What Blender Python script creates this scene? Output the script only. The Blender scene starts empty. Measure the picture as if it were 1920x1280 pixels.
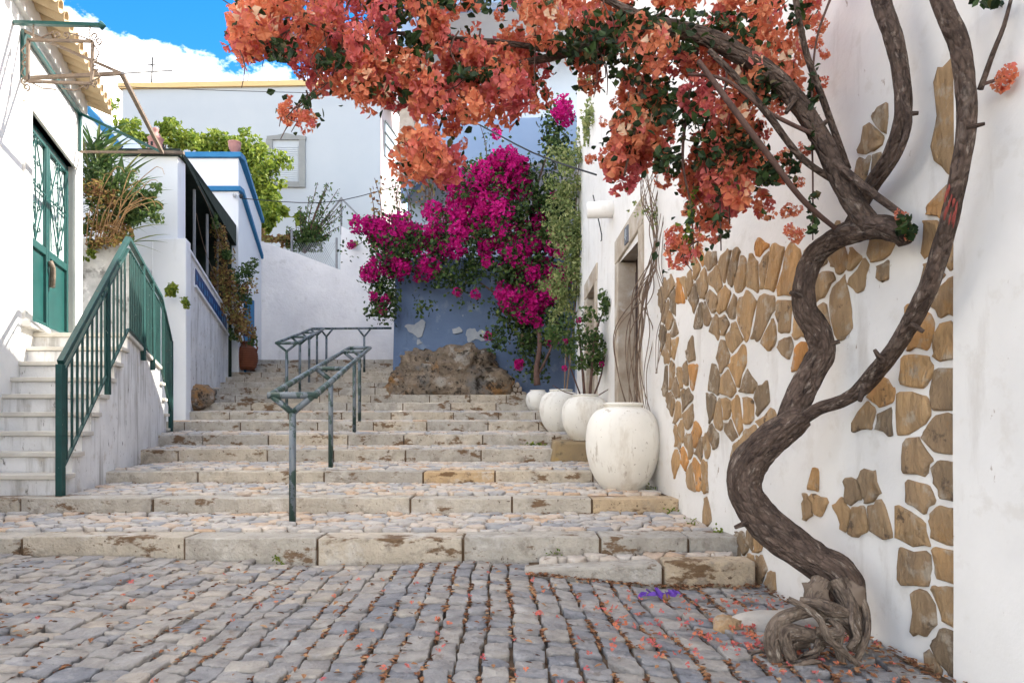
import bpy, math, random
import numpy as np
from mathutils import Vector, Matrix, noise as mnoise
random.seed(7)
RNG = np.random.default_rng(11)
R = math.radians
SC = bpy.context.scene
COL = SC.collection

# ------------------------------------------------------------------ camera
CZ, F, HY = 0.95, 1280.0, 790.0
cam = bpy.data.cameras.new('camera')
cam_o = bpy.data.objects.new('camera', cam)
COL.objects.link(cam_o)
cam.sensor_width = 36.0
cam.lens = 24.0
cam.shift_y = (HY - 640.0) / 1920.0
cam.clip_start = 0.05
cam.clip_end = 5000
cam_o.location = (0, 0, CZ)
cam_o.rotation_euler = (R(90), 0, 0)
SC.camera = cam_o

# ------------------------------------------------------------------ sun, sky, exposure
SUN_AZ, SUN_EL = 62.0, 42.0          # azimuth from +Y towards +X
sun = bpy.data.lights.new('sun', 'SUN')
sun.energy = 2.0
sun.angle = R(0.5)
sun.color = (1.0, 0.93, 0.82)
sun_o = bpy.data.objects.new('sun', sun)
COL.objects.link(sun_o)
sd = Vector((math.sin(R(SUN_AZ)) * math.cos(R(SUN_EL)), math.cos(R(SUN_AZ)) * math.cos(R(SUN_EL)), math.sin(R(SUN_EL))))
sun_o.rotation_euler = sd.to_track_quat('Z', 'Y').to_euler()
sun_o.location = (6, 4, 20)

world = bpy.data.worlds.new('World')
SC.world = world
world.use_nodes = True
nt = world.node_tree
nt.nodes.clear()
wo = nt.nodes.new('ShaderNodeOutputWorld')
bg = nt.nodes.new('ShaderNodeBackground')
bg.inputs['Strength'].default_value = 0.15
sky = nt.nodes.new('ShaderNodeTexSky')
sky.sky_type = 'NISHITA'
sky.sun_disc = False
sky.sun_elevation = R(SUN_EL)
sky.sun_rotation = R(SUN_AZ)
sky.air_density = 1.0
sky.dust_density = 0.3
sky.ozone_density = 2.5
tc = nt.nodes.new('ShaderNodeTexCoord')
mp = nt.nodes.new('ShaderNodeMapping')
mp.inputs['Location'].default_value = (6.9694, 7.3577, -7.2557)
mp.inputs['Scale'].default_value = (1.0, 1.0, 1.7)
nz = nt.nodes.new('ShaderNodeTexNoise')
nz.inputs['Scale'].default_value = 1.7
nz.inputs['Detail'].default_value = 9
nz.inputs['Roughness'].default_value = 0.66
sx = nt.nodes.new('ShaderNodeSeparateXYZ')
ma = nt.nodes.new('ShaderNodeMath'); ma.operation = 'MULTIPLY_ADD'   # more cloud low in the sky
ma.inputs[1].default_value = -0.12
rp = nt.nodes.new('ShaderNodeMapRange')
rp.inputs['From Min'].default_value = 0.42
rp.inputs['From Max'].default_value = 0.64
hs = nt.nodes.new('ShaderNodeHueSaturation')
hs.inputs['Saturation'].default_value = 1.42
hs.inputs['Value'].default_value = 0.27
mx = nt.nodes.new('ShaderNodeMixRGB')
mx.inputs[2].default_value = (11.8, 10.75, 9.35, 1)
L = nt.links.new
L(tc.outputs['Generated'], mp.inputs['Vector'])
L(mp.outputs['Vector'], nz.inputs['Vector'])
L(tc.outputs['Generated'], sx.inputs[0])
L(sx.outputs['Z'], ma.inputs[0])
L(nz.outputs['Fac'], ma.inputs[2])
L(ma.outputs[0], rp.inputs['Value'])
L(rp.outputs[0], mx.inputs[0])
L(sky.outputs[0], hs.inputs['Color'])
L(hs.outputs[0], mx.inputs[1])
L(mx.outputs[0], bg.inputs['Color'])
L(bg.outputs[0], wo.inputs['Surface'])

SC.view_settings.view_transform = 'Standard'
SC.view_settings.look = 'None'
SC.view_settings.gamma = 1.0
SC.view_settings.use_curve_mapping = False
SC.view_settings.exposure = 3.1
SC.render.engine = 'CYCLES'
SC.cycles.use_denoising = True
SC.cycles.max_bounces = 8
SC.cycles.diffuse_bounces = 5
SC.cycles.transparent_max_bounces = 6

# ------------------------------------------------------------------ helpers
def P(px, py, d):
    """a point of the place: photograph column/row at a measured distance d"""
    return Vector(((px - 960.0) * d / F, d, CZ + (HY - py) * d / F))

class MB:
    def __init__(s): s.v = []; s.f = []; s.r = []; s.uv = []
    def add(s, verts, faces, rnd=0.5):
        b = len(s.v)
        s.v += [tuple(v) for v in verts]
        s.f += [tuple(i + b for i in f) for f in faces]
        s.r += [rnd] * len(verts)
        return s
    def box(s, x0, x1, y0, y1, z0, z1, rnd=0.5):
        return s.hexa([(x0, y0, z0), (x1, y0, z0), (x1, y1, z0), (x0, y1, z0)], [(x0, y0, z1), (x1, y0, z1), (x1, y1, z1), (x0, y1, z1)], rnd)
    def hexa(s, lo, hi, rnd=0.5):
        n = len(lo)
        fs = [tuple(range(n - 1, -1, -1)), tuple(range(n, 2 * n))]
        for i in range(n):
            j = (i + 1) % n
            fs.append((i, j, n + j, n + i))
        return s.add(list(lo) + list(hi), fs, rnd)
    def bar(s, a, b, w, h=None, up=Vector((0, 0, 1)), rnd=0.5):
        a, b = Vector(a), Vector(b)
        h = h or w
        t = (b - a).normalized()
        if abs(t.dot(up)) > 0.98: up = Vector((0, 1, 0))
        sd_ = t.cross(up).normalized() * w / 2
        u = sd_.cross(t).normalized() * h / 2
        return s.hexa([a - sd_ - u, a + sd_ - u, a + sd_ + u, a - sd_ + u], [b - sd_ - u, b + sd_ - u, b + sd_ + u, b - sd_ + u], rnd)
    def tube(s, pts, rad, n=8, cap=True, rnd=0.5, wob=0.0, seed=0.0):
        pts = [Vector(p) for p in pts]
        m = len(pts)
        if not hasattr(rad, '__len__'): rad = [rad] * m
        t0 = (pts[1] - pts[0]).normalized()
        ref = Vector((0, 0, 1)) if abs(t0.z) < 0.9 else Vector((0, 1, 0))
        nrm = t0.cross(ref).normalized()
        vs = []; ln = 0.0; uv = []
        for i in range(m):
            t = (pts[min(i + 1, m - 1)] - pts[max(i - 1, 0)])
            t = t.normalized() if t.length > 1e-9 else t0
            nrm = (nrm - t * nrm.dot(t))
            nrm = nrm.normalized() if nrm.length > 1e-6 else t.orthogonal().normalized()
            bn = t.cross(nrm)
            if i: ln += (pts[i] - pts[i - 1]).length
            for k in range(n):
                a = 2 * math.pi * k / n
                r = rad[i]
                cx, cy = math.cos(a), math.sin(a)
                if wob:
                    q = Vector((cx * 1.3 + seed, cy * 1.3, ln * 5))
                    r *= 1 + wob * mnoise.noise(q) + wob * 0.55 * mnoise.noise(Vector((cx * 4.5, cy * 4.5 + seed, ln * 9))) + wob * 0.45 * mnoise.noise(Vector((cx * 10, cy * 10 + seed, ln * 22)))
                vs.append(pts[i] + (nrm * cx + bn * cy) * r)
                uv.append((cx * rad[i], cy * rad[i], ln * 0.42 + seed))
        fs = []
        for i in range(m - 1):
            for k in range(n):
                k2 = (k + 1) % n
                fs.append((i * n + k, i * n + k2, (i + 1) * n + k2, (i + 1) * n + k))
        if cap:
            fs.append(tuple(range(n - 1, -1, -1)))
            fs.append(tuple((m - 1) * n + k for k in range(n)))
        s.uv += uv
        return s.add(vs, fs, rnd)
    def lathe(s, prof, c=(0, 0, 0), n=40, rnd=0.5, wob=0.0):
        vs = []
        for r, z in prof:
            for k in range(n):
                a = 2 * math.pi * k / n
                rr = r * (1 + wob * mnoise.noise(Vector((math.cos(a) * 1.2, math.sin(a) * 1.2, z * 3))))
                vs.append((c[0] + rr * math.cos(a), c[1] + rr * math.sin(a), c[2] + z))
        fs = []
        for i in range(len(prof) - 1):
            for k in range(n):
                k2 = (k + 1) % n
                fs.append((i * n + k, i * n + k2, (i + 1) * n + k2, (i + 1) * n + k))
        return s.add(vs, fs, rnd)

def mesh_obj(name, verts, faces, mat, parent=None, smooth=False, rnd=None, uv=None, bevel=0.0):
    me = bpy.data.meshes.new(name)
    o = bpy.data.objects.new(name, me)
    COL.objects.link(o)
    off = Vector((0, 0, 0))
    if parent is not None:
        o.parent = parent
        off = WLOC.get(parent.name, Vector((0, 0, 0)))
    if isinstance(verts, np.ndarray):
        vv = verts - np.array(off)
        vv = vv.tolist()
    else:
        vv = [(v[0] - off.x, v[1] - off.y, v[2] - off.z) for v in verts]
    me.from_pydata(vv, [], faces if isinstance(faces, list) else faces.tolist())
    WLOC[o.name] = off
    if rnd is not None:
        at = me.attributes.new('rnd', 'FLOAT', 'POINT')
        at.data.foreach_set('value', np.asarray(rnd, dtype=np.float32))
    if uv is not None and len(uv) == len(vv):
        at = me.attributes.new('bark', 'FLOAT_VECTOR', 'POINT')
        at.data.foreach_set('vector', np.asarray(uv, dtype=np.float32).ravel())
    if smooth:
        me.polygons.foreach_set('use_smooth', [True] * len(me.polygons))
    me.materials.append(mat)
    me.update()
    if bevel:
        b = o.modifiers.new('bevel', 'BEVEL'); b.width = bevel; b.segments = 2; b.limit_method = 'ANGLE'
    return o
WLOC = {}
def obj(name, mb, mat, parent=None, smooth=False, bevel=0.0):
    return mesh_obj(name, mb.v, mb.f, mat, parent, smooth, mb.r, mb.uv if mb.uv else None, bevel)
def tag(o, label=None, cat=None, group=None, kind=None):
    if label: o['label'] = label
    if cat: o['category'] = cat
    if group: o['group'] = group
    if kind: o['kind'] = kind
    return o
def thing(name, label, cat, loc=(0, 0, 0), group=None):
    o = bpy.data.objects.new(name, None)
    COL.objects.link(o)
    o.location = loc
    o.empty_display_size = 0.1
    WLOC[o.name] = Vector(loc)
    return tag(o, label, cat, group)
def struct(o): o['kind'] = 'structure'; return o
def stuff(o): o['kind'] = 'stuff'; return o
def linked(name, src, parent, loc, rot=(0, 0, 0), scale=(1, 1, 1)):
    """one more piece that shares src's mesh"""
    o = bpy.data.objects.new(name, src)
    COL.objects.link(o)
    o.parent = parent
    off = WLOC.get(parent.name, Vector((0, 0, 0)))
    o.location = Vector(loc) - off
    o.rotation_euler = rot
    o.scale = scale
    return o

# ------------------------------------------------------------------ materials
def nd(nt, t, **kw):
    n = nt.nodes.new(t)
    for k, v in kw.items():
        if k in n.inputs: n.inputs[k].default_value = v
        else: setattr(n, k, v)
    return n
def c4(c): return (c[0], c[1], c[2], 1.0)
def mat(name, c1, c2=None, scale=4.0, rough=0.85, bump=0.0, bscale=30.0, ramp=None, ramp_src='rnd', stains=(), metal=0.0, transl=0.0, stretch=(1, 1, 1), coord='pos', ramp_mix=1.0, bark=False, spec=0.3, bdist=0.01):
    m = bpy.data.materials.new(name)
    m.use_nodes = True
    nt = m.node_tree
    nt.nodes.clear()
    L = nt.links.new
    out = nd(nt, 'ShaderNodeOutputMaterial')
    bs = nd(nt, 'ShaderNodeBsdfPrincipled', Roughness=rough, Metallic=metal)
    bs.inputs['Specular IOR Level'].default_value = spec
    if coord == 'bark':
        vec = nd(nt, 'ShaderNodeAttribute', attribute_name='bark').outputs['Vector']
    elif coord == 'obj':
        vec = nd(nt, 'ShaderNodeTexCoord').outputs['Object']
    else:
        vec = nd(nt, 'ShaderNodeNewGeometry').outputs['Position']
    if stretch != (1, 1, 1):
        mp = nd(nt, 'ShaderNodeMapping'); mp.inputs['Scale'].default_value = stretch
        L(vec, mp.inputs['Vector']); svec = mp.outputs['Vector']
    else: svec = vec
    c2 = c2 or c1
    n1 = nd(nt, 'ShaderNodeTexNoise', Scale=scale, Detail=6.0, Roughness=0.6)
    L(svec, n1.inputs['Vector'])
    mr = nd(nt, 'ShaderNodeMapRange'); mr.inputs['From Min'].default_value = 0.32; mr.inputs['From Max'].default_value = 0.68
    L(n1.outputs['Fac'], mr.inputs['Value'])
    mx = nd(nt, 'ShaderNodeMixRGB'); mx.inputs[1].default_value = c4(c1); mx.inputs[2].default_value = c4(c2)
    L(mr.outputs[0], mx.inputs[0])
    col = mx.outputs[0]
    if ramp:
        if ramp_src == 'obj':
            src = nd(nt, 'ShaderNodeObjectInfo').outputs['Random']
        else:
            src = nd(nt, 'ShaderNodeAttribute', attribute_name='rnd').outputs['Fac']
        cr = nd(nt, 'ShaderNodeValToRGB')
        el = cr.color_ramp.elements
        while len(el) < len(ramp): el.new(0.5)
        for e, (p, c) in zip(el, ramp): e.position = p; e.color = c4(c)
        L(src, cr.inputs[0])
        mm = nd(nt, 'ShaderNodeMixRGB', blend_type='MULTIPLY'); mm.inputs[0].default_value = ramp_mix
        L(col, mm.inputs[1]); L(cr.outputs[0], mm.inputs[2])
        col = mm.outputs[0]
    for st in stains:          # (colour, scale, threshold, softness, strength[, stretch])
        n2 = nd(nt, 'ShaderNodeTexNoise', Scale=st[1], Detail=7.0, Roughness=0.65)
        mp2 = nd(nt, 'ShaderNodeMapping'); mp2.inputs['Scale'].default_value = st[5] if len(st) > 5 else (1, 1, 1)
        mp2.inputs['Location'].default_value = (st[1] * 1.7, st[2] * 9, st[1] * 0.31)
        L(vec, mp2.inputs['Vector']); L(mp2.outputs[0], n2.inputs['Vector'])
        m2 = nd(nt, 'ShaderNodeMapRange'); m2.inputs['From Min'].default_value = st[2]; m2.inputs['From Max'].default_value = st[2] + st[3]; m2.inputs['To Max'].default_value = st[4]
        L(n2.outputs['Fac'], m2.inputs['Value'])
        mm = nd(nt, 'ShaderNodeMixRGB'); mm.inputs[2].default_value = c4(st[0])
        L(m2.outputs[0], mm.inputs[0]); L(col, mm.inputs[1])
        col = mm.outputs[0]
    if bark:
        vc = nd(nt, 'ShaderNodeTexVoronoi', Scale=bscale * 1.4, feature='DISTANCE_TO_EDGE')
        wn = nd(nt, 'ShaderNodeTexNoise', Scale=bscale * 0.8, Detail=3.0)
        L(svec, wn.inputs['Vector'])
        wm = nd(nt, 'ShaderNodeMixRGB', blend_type='ADD'); wm.inputs[0].default_value = 0.055
        L(svec, wm.inputs[1]); L(wn.outputs['Color'], wm.inputs[2]); L(wm.outputs[0], vc.inputs['Vector'])
        m3 = nd(nt, 'ShaderNodeMapRange'); m3.inputs['From Min'].default_value = 0.0; m3.inputs['From Max'].default_value = 0.16; m3.inputs['To Min'].default_value = 0.5; m3.inputs['To Max'].default_value = 0.0
        L(vc.outputs['Distance'], m3.inputs['Value'])
        mk = nd(nt, 'ShaderNodeMixRGB'); mk.inputs[2].default_value = (0.03, 0.02, 0.016, 1)
        L(m3.outputs[0], mk.inputs[0]); L(col, mk.inputs[1])
        col = mk.outputs[0]
    L(col, bs.inputs['Base Color'])
    if bump:
        nb = nd(nt, 'ShaderNodeTexNoise', Scale=bscale, Detail=8.0, Roughness=0.62)
        L(svec, nb.inputs['Vector'])
        h = nb.outputs['Fac']
        if bark:
            vo = nd(nt, 'ShaderNodeTexVoronoi', Scale=bscale * 1.4, feature='DISTANCE_TO_EDGE')
            L(svec, vo.inputs['Vector'])
            mth = nd(nt, 'ShaderNodeMath', operation='MINIMUM'); mth.inputs[1].default_value = 0.25
            L(vo.outputs['Distance'], mth.inputs[0])
            ad = nd(nt, 'ShaderNodeMath', operation='MULTIPLY_ADD'); ad.inputs[1].default_value = 1.3
            L(mth.outputs[0], ad.inputs[0]); L(h, ad.inputs[2])
            h = ad.outputs[0]
        bp = nd(nt, 'ShaderNodeBump', Strength=bump, Distance=bdist)
        L(h, bp.inputs['Height']); L(bp.outputs[0], bs.inputs['Normal'])
    if transl:
        tr = nd(nt, 'ShaderNodeBsdfTranslucent'); L(col, tr.inputs['Color'])
        ms = nd(nt, 'ShaderNodeMixShader'); ms.inputs[0].default_value = transl
        L(bs.outputs[0], ms.inputs[1]); L(tr.outputs[0], ms.inputs[2]); L(ms.outputs[0], out.inputs['Surface'])
    else:
        L(bs.outputs[0], out.inputs['Surface'])
    return m

W3 = [(0.0, (0.62, 0.62, 0.64)), (0.5, (1, 1, 1)), (1.0, (1.25, 1.2, 1.1))]
MT = {}
MT['plaster'] = mat('white_plaster', (0.80, 0.775, 0.735), (0.71, 0.685, 0.645), 1.6, 0.9, 0.25, 26, stains=[((0.50, 0.45, 0.39), 2.0, 0.58, 0.14, 0.6, (1.6, 1.6, 0.35)), ((0.64, 0.60, 0.54), 6.0, 0.56, 0.1, 0.5), ((0.30, 0.21, 0.14), 9.0, 0.665, 0.04, 0.8, (1.5, 1.5, 0.8))])
MT['plaster_l'] = mat('sunlit_wall_plaster', (0.82, 0.81, 0.78), (0.77, 0.75, 0.72), 2.0, 0.9, 0.2, 40, stains=[((0.55, 0.5, 0.45), 5.0, 0.68, 0.1, 0.4)])
MT['plaster_old'] = mat('weathered_plaster', (0.76, 0.76, 0.76), (0.62, 0.62, 0.62), 2.2, 0.92, 0.5, 22, stains=[((0.34, 0.33, 0.31), 2.6, 0.52, 0.14, 0.8, (2.4, 2.4, 0.3)), ((0.42, 0.36, 0.29), 5.0, 0.58, 0.1, 0.5), ((0.13, 0.12, 0.105), 9.0, 0.62, 0.06, 0.8, (1.4, 1.4, 0.6))])
MT['plaster_mould'] = mat('mouldering_plaster', (0.60, 0.60, 0.58), (0.36, 0.36, 0.35), 3.0, 0.95, 0.8, 14, stains=[((0.14, 0.14, 0.13), 3.4, 0.53, 0.1, 0.85), ((0.70, 0.69, 0.67), 5, 0.6, 0.06, 0.8)])
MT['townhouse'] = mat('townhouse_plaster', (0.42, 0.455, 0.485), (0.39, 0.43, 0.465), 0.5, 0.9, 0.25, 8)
MT['plaster_far'] = mat('far_plaster', (0.74, 0.76, 0.79), (0.68, 0.70, 0.73), 0.8, 0.9, 0.25, 8, stains=[((0.5, 0.5, 0.5), 1.6, 0.62, 0.12, 0.4, (1.5, 1.5, 0.5))])
MT['plaster_rough'] = mat('rough_limewash', (0.74, 0.73, 0.73), (0.64, 0.63, 0.64), 1.4, 0.95, 0.8, 9, stains=[((0.42, 0.40, 0.38), 2.5, 0.60, 0.12, 0.5)], bdist=0.03)
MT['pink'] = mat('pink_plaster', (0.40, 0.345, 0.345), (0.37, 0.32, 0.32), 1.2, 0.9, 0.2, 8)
MT['blue'] = mat('blue_limewash', (0.155, 0.225, 0.365), (0.115, 0.17, 0.29), 1.5, 0.92, 0.35, 12, stains=[((0.30, 0.37, 0.48), 2.0, 0.56, 0.1, 0.5), ((0.07, 0.10, 0.15), 2.6, 0.56, 0.14, 0.6, (1.5, 1.5, .5)), ((0.5, 0.54, 0.6), 6.0, 0.68, 0.03, 0.8)])
MT['blue_lt'] = mat('pale_blue_plaster', (0.22, 0.31, 0.46), (0.19, 0.28, 0.43), 1.2, 0.9, 0.2, 10)
MT['bluepaint'] = mat('blue_trim_paint', (0.02, 0.145, 0.31), (0.03, 0.185, 0.37), 3.0, 0.7, 0.15, 20)
MT['pale_wall'] = mat('pale_house_wall', (0.40, 0.465, 0.56), (0.36, 0.43, 0.53), 1.2, 0.9, 0.2, 10)
MT['soffit'] = mat('soffit_render', (0.5, 0.5, 0.5), (0.45, 0.45, 0.46), 1.5, 0.9)
MT['ochre'] = mat('ochre_cornice', (0.70, 0.50, 0.24), (0.62, 0.44, 0.22), 2.0, 0.85)
MT['kerb'] = mat('limestone_kerb', (0.53, 0.487, 0.415), (0.385, 0.35, 0.295), 6.0, 0.9, 1.0, 38, ramp=[(0.0, (0.84, 0.86, 0.90)), (0.45, (1.0, 1.0, 1.0)), (0.8, (1.08, 1.03, 0.96)), (1.0, (1.06, 0.84, 0.58))],
    stains=[((0.60, 0.575, 0.53), 3.1, 0.56, 0.1, 0.7), ((0.23, 0.20, 0.165), 8.5, 0.54, 0.12, 0.6), ((0.15, 0.085, 0.04), 3.6, 0.565, 0.045, 0.9, (0.8, 1, 1.7)), ((0.10, 0.065, 0.04), 22.0, 0.62, 0.06, 0.9), ((0.09, 0.055, 0.03), 1.9, 0.66, 0.05, 0.8)], bdist=0.02)
MT['soil'] = mat('joint_soil', (0.085, 0.052, 0.03), (0.14, 0.095, 0.058), 14.0, 0.97, 0.7, 60)
MT['tread'] = mat('tread_stone', (0.56, 0.525, 0.475), (0.41, 0.38, 0.345), 10.0, 0.82, 0.9, 45, ramp=[(0.0, (0.66, 0.71, 0.80)), (0.35, (0.95, 0.95, 0.96)), (0.75, (1.10, 1.03, 0.96)), (1.0, (1.05, 0.80, 0.60))], stains=[((0.19, 0.125, 0.075), 10, 0.60, 0.07, 0.75), ((0.58, 0.55, 0.51), 6, 0.6, 0.08, 0.6)], bdist=0.015)
MT['cobble'] = mat('cobble_stone', (0.39, 0.37, 0.34), (0.235, 0.222, 0.208), 9.0, 0.66, 1.0, 34, ramp=[(0.0, (0.62, 0.67, 0.78)), (0.35, (0.90, 0.90, 0.92)), (0.7, (1.12, 1.07, 1.0)), (1.0, (1.28, 1.15, 1.0))], stains=[((0.45, 0.43, 0.41), 4.5, 0.57, 0.1, 0.6), ((0.15, 0.105, 0.07), 8, 0.615, 0.07, 0.6), ((0.09, 0.085, 0.085), 26, 0.64, 0.06, 0.6)], spec=0.4, bdist=0.02)
MT['wallstone'] = mat('ochre_wall_stone', (0.50, 0.34, 0.185), (0.29, 0.205, 0.125), 6.0, 0.92, 1.0, 15, ramp=[(0.0, (0.58, 0.62, 0.70)), (0.3, (0.88, 0.86, 0.86)), (0.65, (1.10, 1.04, 0.95)), (0.9, (1.28, 1.12, 0.9)), (1.0, (1.45, 0.95, 0.5))], stains=[((0.48, 0.41, 0.32), 9, 0.55, 0.1, 0.7), ((0.42, 0.22, 0.07), 4, 0.58, 0.1, 0.6), ((0.085, 0.06, 0.045), 7, 0.61, 0.06, 0.8)], stretch=(1.4, 1.4, 0.5), bdist=0.05)
MT['frame_stone'] = mat('weathered_door_stone', (0.50, 0.44, 0.36), (0.33, 0.26, 0.19), 4.0, 0.9, 0.6, 34, stains=[((0.60, 0.58, 0.54), 3, 0.56, 0.1, 0.7), ((0.17, 0.12, 0.08), 7, 0.65, 0.07, 0.6)])
MT['marble'] = mat('pale_door_marble', (0.66, 0.64, 0.59), (0.58, 0.56, 0.52), 3.5, 0.6, 0.1, 30)
MT['slab'] = mat('stair_slab', (0.62, 0.59, 0.52), (0.50, 0.47, 0.42), 5.0, 0.75, 0.2, 40, stains=[((0.28, 0.23, 0.18), 9, 0.63, 0.06, 0.5)])
MT['rock'] = mat('boulder_rock', (0.33, 0.26, 0.19), (0.155, 0.12, 0.09), 5.0, 0.95, 1.0, 7, stains=[((0.38, 0.19, 0.06), 0.85, 0.50, 0.08, 0.8), ((0.17, 0.17, 0.165), 0.95, 0.53, 0.07, 0.8), ((0.44, 0.41, 0.365), 2.2, 0.585, 0.06, 0.75), ((0.035, 0.028, 0.022), 4.0, 0.57, 0.05, 0.85), ((0.04, 0.033, 0.027), 12.0, 0.575, 0.05, 0.8)], bdist=0.14)
MT['leaf_yucca'] = mat('yucca_blade', (0.9, 0.9, 0.9), (1, 1, 1), 9, 0.5, ramp=[(0.0, (0.05, 0.10, 0.035)), (0.7, (0.11, 0.18, 0.06)), (1.0, (0.24, 0.25, 0.09))], transl=0.25)
MT['patch'] = mat('bare_lime_patch', (0.42, 0.45, 0.49), (0.33, 0.37, 0.43), 9, 0.95, 0.5, 20)
MT['rubble'] = mat('rubble_stone', (0.42, 0.37, 0.32), (0.30, 0.26, 0.22), 6.0, 0.95, 0.8, 24)
MT['block'] = mat('mossy_block', (0.30, 0.22, 0.12), (0.22, 0.165, 0.10), 4, 0.95, 0.8, 24, stains=[((0.07, 0.06, 0.04), 5, 0.56, 0.08, 0.85), ((0.36, 0.25, 0.08), 4, 0.6, 0.1, 0.6)])
MT['teal'] = mat('green_gate_paint', (0.003, 0.048, 0.044), (0.006, 0.068, 0.062), 5.0, 0.42, 0.08, 60, spec=0.5)
MT['teal_rail'] = mat('green_rail_paint', (0.004, 0.036, 0.034), (0.008, 0.058, 0.053), 9.0, 0.5, 0.15, 60, stains=[((0.35, 0.42, 0.38), 24, 0.665, 0.03, 0.7), ((0.12, 0.06, 0.03), 20, 0.68, 0.03, 0.8)], spec=0.4)
MT['rail'] = mat('worn_rail_paint', (0.14, 0.165, 0.19), (0.105, 0.13, 0.155), 6, 0.45, 0.15, 60, stains=[((0.02, 0.05, 0.04), 7.5, 0.49, 0.02, 0.95, (1, 1, 0.55)), ((0.10, 0.06, 0.035), 26, 0.66, 0.04, 0.8)], spec=0.5)
MT['rusty'] = mat('rusty_bar', (0.20, 0.15, 0.11), (0.12, 0.09, 0.07), 12, 0.75, 0.3, 80, stains=[((0.25, 0.26, 0.25), 16, 0.6, 0.06, 0.6)])
MT['grey_metal'] = mat('grey_metal', (0.25, 0.26, 0.27), (0.2, 0.2, 0.21), 10, 0.5)
MT['black'] = mat('black_cable', (0.02, 0.02, 0.022), None, 5, 0.6)
MT['darkwood'] = mat('dark_door_wood', (0.03, 0.014, 0.010), (0.045, 0.023, 0.017), 6, 0.6, 0.3, 30, stretch=(6, 6, 0.6))
MT['dark_net'] = mat('dark_shade_net', (0.016, 0.026, 0.02), (0.03, 0.04, 0.03), 8, 0.95)
MT['void'] = mat('dim_room', (0.10, 0.11, 0.11), None, 3, 0.9)
MT['glass'] = mat('frosted_pane', (0.62, 0.70, 0.70), (0.5, 0.58, 0.58), 7, 0.18, 0.1, 18, spec=0.6)
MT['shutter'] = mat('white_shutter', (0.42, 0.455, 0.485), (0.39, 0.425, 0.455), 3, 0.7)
MT['winstone'] = mat('grey_window_stone', (0.26, 0.27, 0.26), (0.22, 0.23, 0.23), 3, 0.85, 0.2, 20)
MT['rooftile'] = mat('cream_roof_tile', (0.60, 0.47, 0.31), (0.50, 0.38, 0.24), 6, 0.9, 0.4, 40, ramp=[(0, (0.82, 0.84, 0.86)), (1, (1.15, 1.1, 1.0))], stains=[((0.25, 0.19, 0.13), 14, 0.63, 0.07, 0.6)])
MT['pot'] = mat('white_pot_limewash', (0.80, 0.775, 0.71), (0.73, 0.705, 0.64), 3.2, 0.75, 0.35, 22, stains=[((0.56, 0.51, 0.43), 4.0, 0.52, 0.1, 0.65, (1, 1, .3)), ((0.36, 0.30, 0.23), 8.0, 0.60, 0.07, 0.65, (1.3, 1.3, .35)), ((0.2, 0.15, 0.10), 24, 0.65, 0.03, 0.75)])
MT['terra'] = mat('terracotta', (0.21, 0.072, 0.036), (0.16, 0.055, 0.028), 6, 0.85, 0.3, 40)
MT['terra_pink'] = mat('pink_terracotta', (0.44, 0.22, 0.19), (0.36, 0.18, 0.16), 6, 0.85, 0.3, 40)
MT['earth'] = mat('pot_earth', (0.10, 0.07, 0.045), (0.15, 0.11, 0.07), 20, 0.97, 0.6, 60)
MT['bark'] = mat('tree_bark', (0.175, 0.122, 0.094), (0.062, 0.041, 0.031), 22, 0.95, 1.0, 26, coord='bark', bark=True, stains=[((0.36, 0.29, 0.235), 34, 0.58, 0.08, 0.7), ((0.03, 0.02, 0.017), 26, 0.575, 0.06, 0.8), ((0.27, 0.22, 0.18), 8, 0.58, 0.1, 0.5)], bdist=0.035)
MT['root'] = mat('root_bark', (0.25, 0.19, 0.142), (0.12, 0.088, 0.066), 26, 0.92, 1.0, 30, coord='bark', bark=True, stains=[((0.46, 0.40, 0.33), 40, 0.58, 0.08, 0.75), ((0.055, 0.037, 0.027), 24, 0.59, 0.07, 0.8)], bdist=0.022)
MT['redpaint'] = mat('faded_red_paint', (0.30, 0.06, 0.045), (0.20, 0.045, 0.035), 40, 0.8, 0.5, 60)
MT['twig'] = mat('twig_bark', (0.13, 0.075, 0.06), (0.085, 0.05, 0.04), 20, 0.9, 0.5, 60)
MT['dryvine'] = mat('dry_vine', (0.22, 0.155, 0.11), (0.13, 0.09, 0.065), 20, 0.9, 0.4, 60)
MT['orange'] = mat('orange_bract', (0.86, 0.82, 0.8), (1, 1, 1), 14, 0.75, ramp=[(0.0, (0.60, 0.13, 0.155)), (0.3, (0.70, 0.20, 0.18)), (0.62, (0.77, 0.265, 0.145)), (0.93, (0.80, 0.35, 0.18)), (1.0, (0.78, 0.58, 0.40))], transl=0.38, spec=0.15)
MT['magenta'] = mat('magenta_bract', (0.86, 0.84, 0.86), (1, 1, 1), 14, 0.75, ramp=[(0.0, (0.32, 0.004, 0.11)), (0.5, (0.54, 0.010, 0.20)), (1.0, (0.66, 0.022, 0.27))], transl=0.35, spec=0.15)
MT['leaf_dark'] = mat('dark_leaf', (0.9, 0.9, 0.9), (1, 1, 1), 9, 0.55, ramp=[(0.0, (0.010, 0.024, 0.007)), (0.6, (0.022, 0.046, 0.013)), (0.9, (0.05, 0.095, 0.022)), (1.0, (0.12, 0.09, 0.04))], transl=0.25)
MT['leaf_mid'] = mat('mid_leaf', (0.9, 0.9, 0.9), (1, 1, 1), 9, 0.55, ramp=[(0.0, (0.03, 0.065, 0.018)), (0.6, (0.065, 0.12, 0.03)), (1.0, (0.15, 0.20, 0.055))], transl=0.3)
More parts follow.
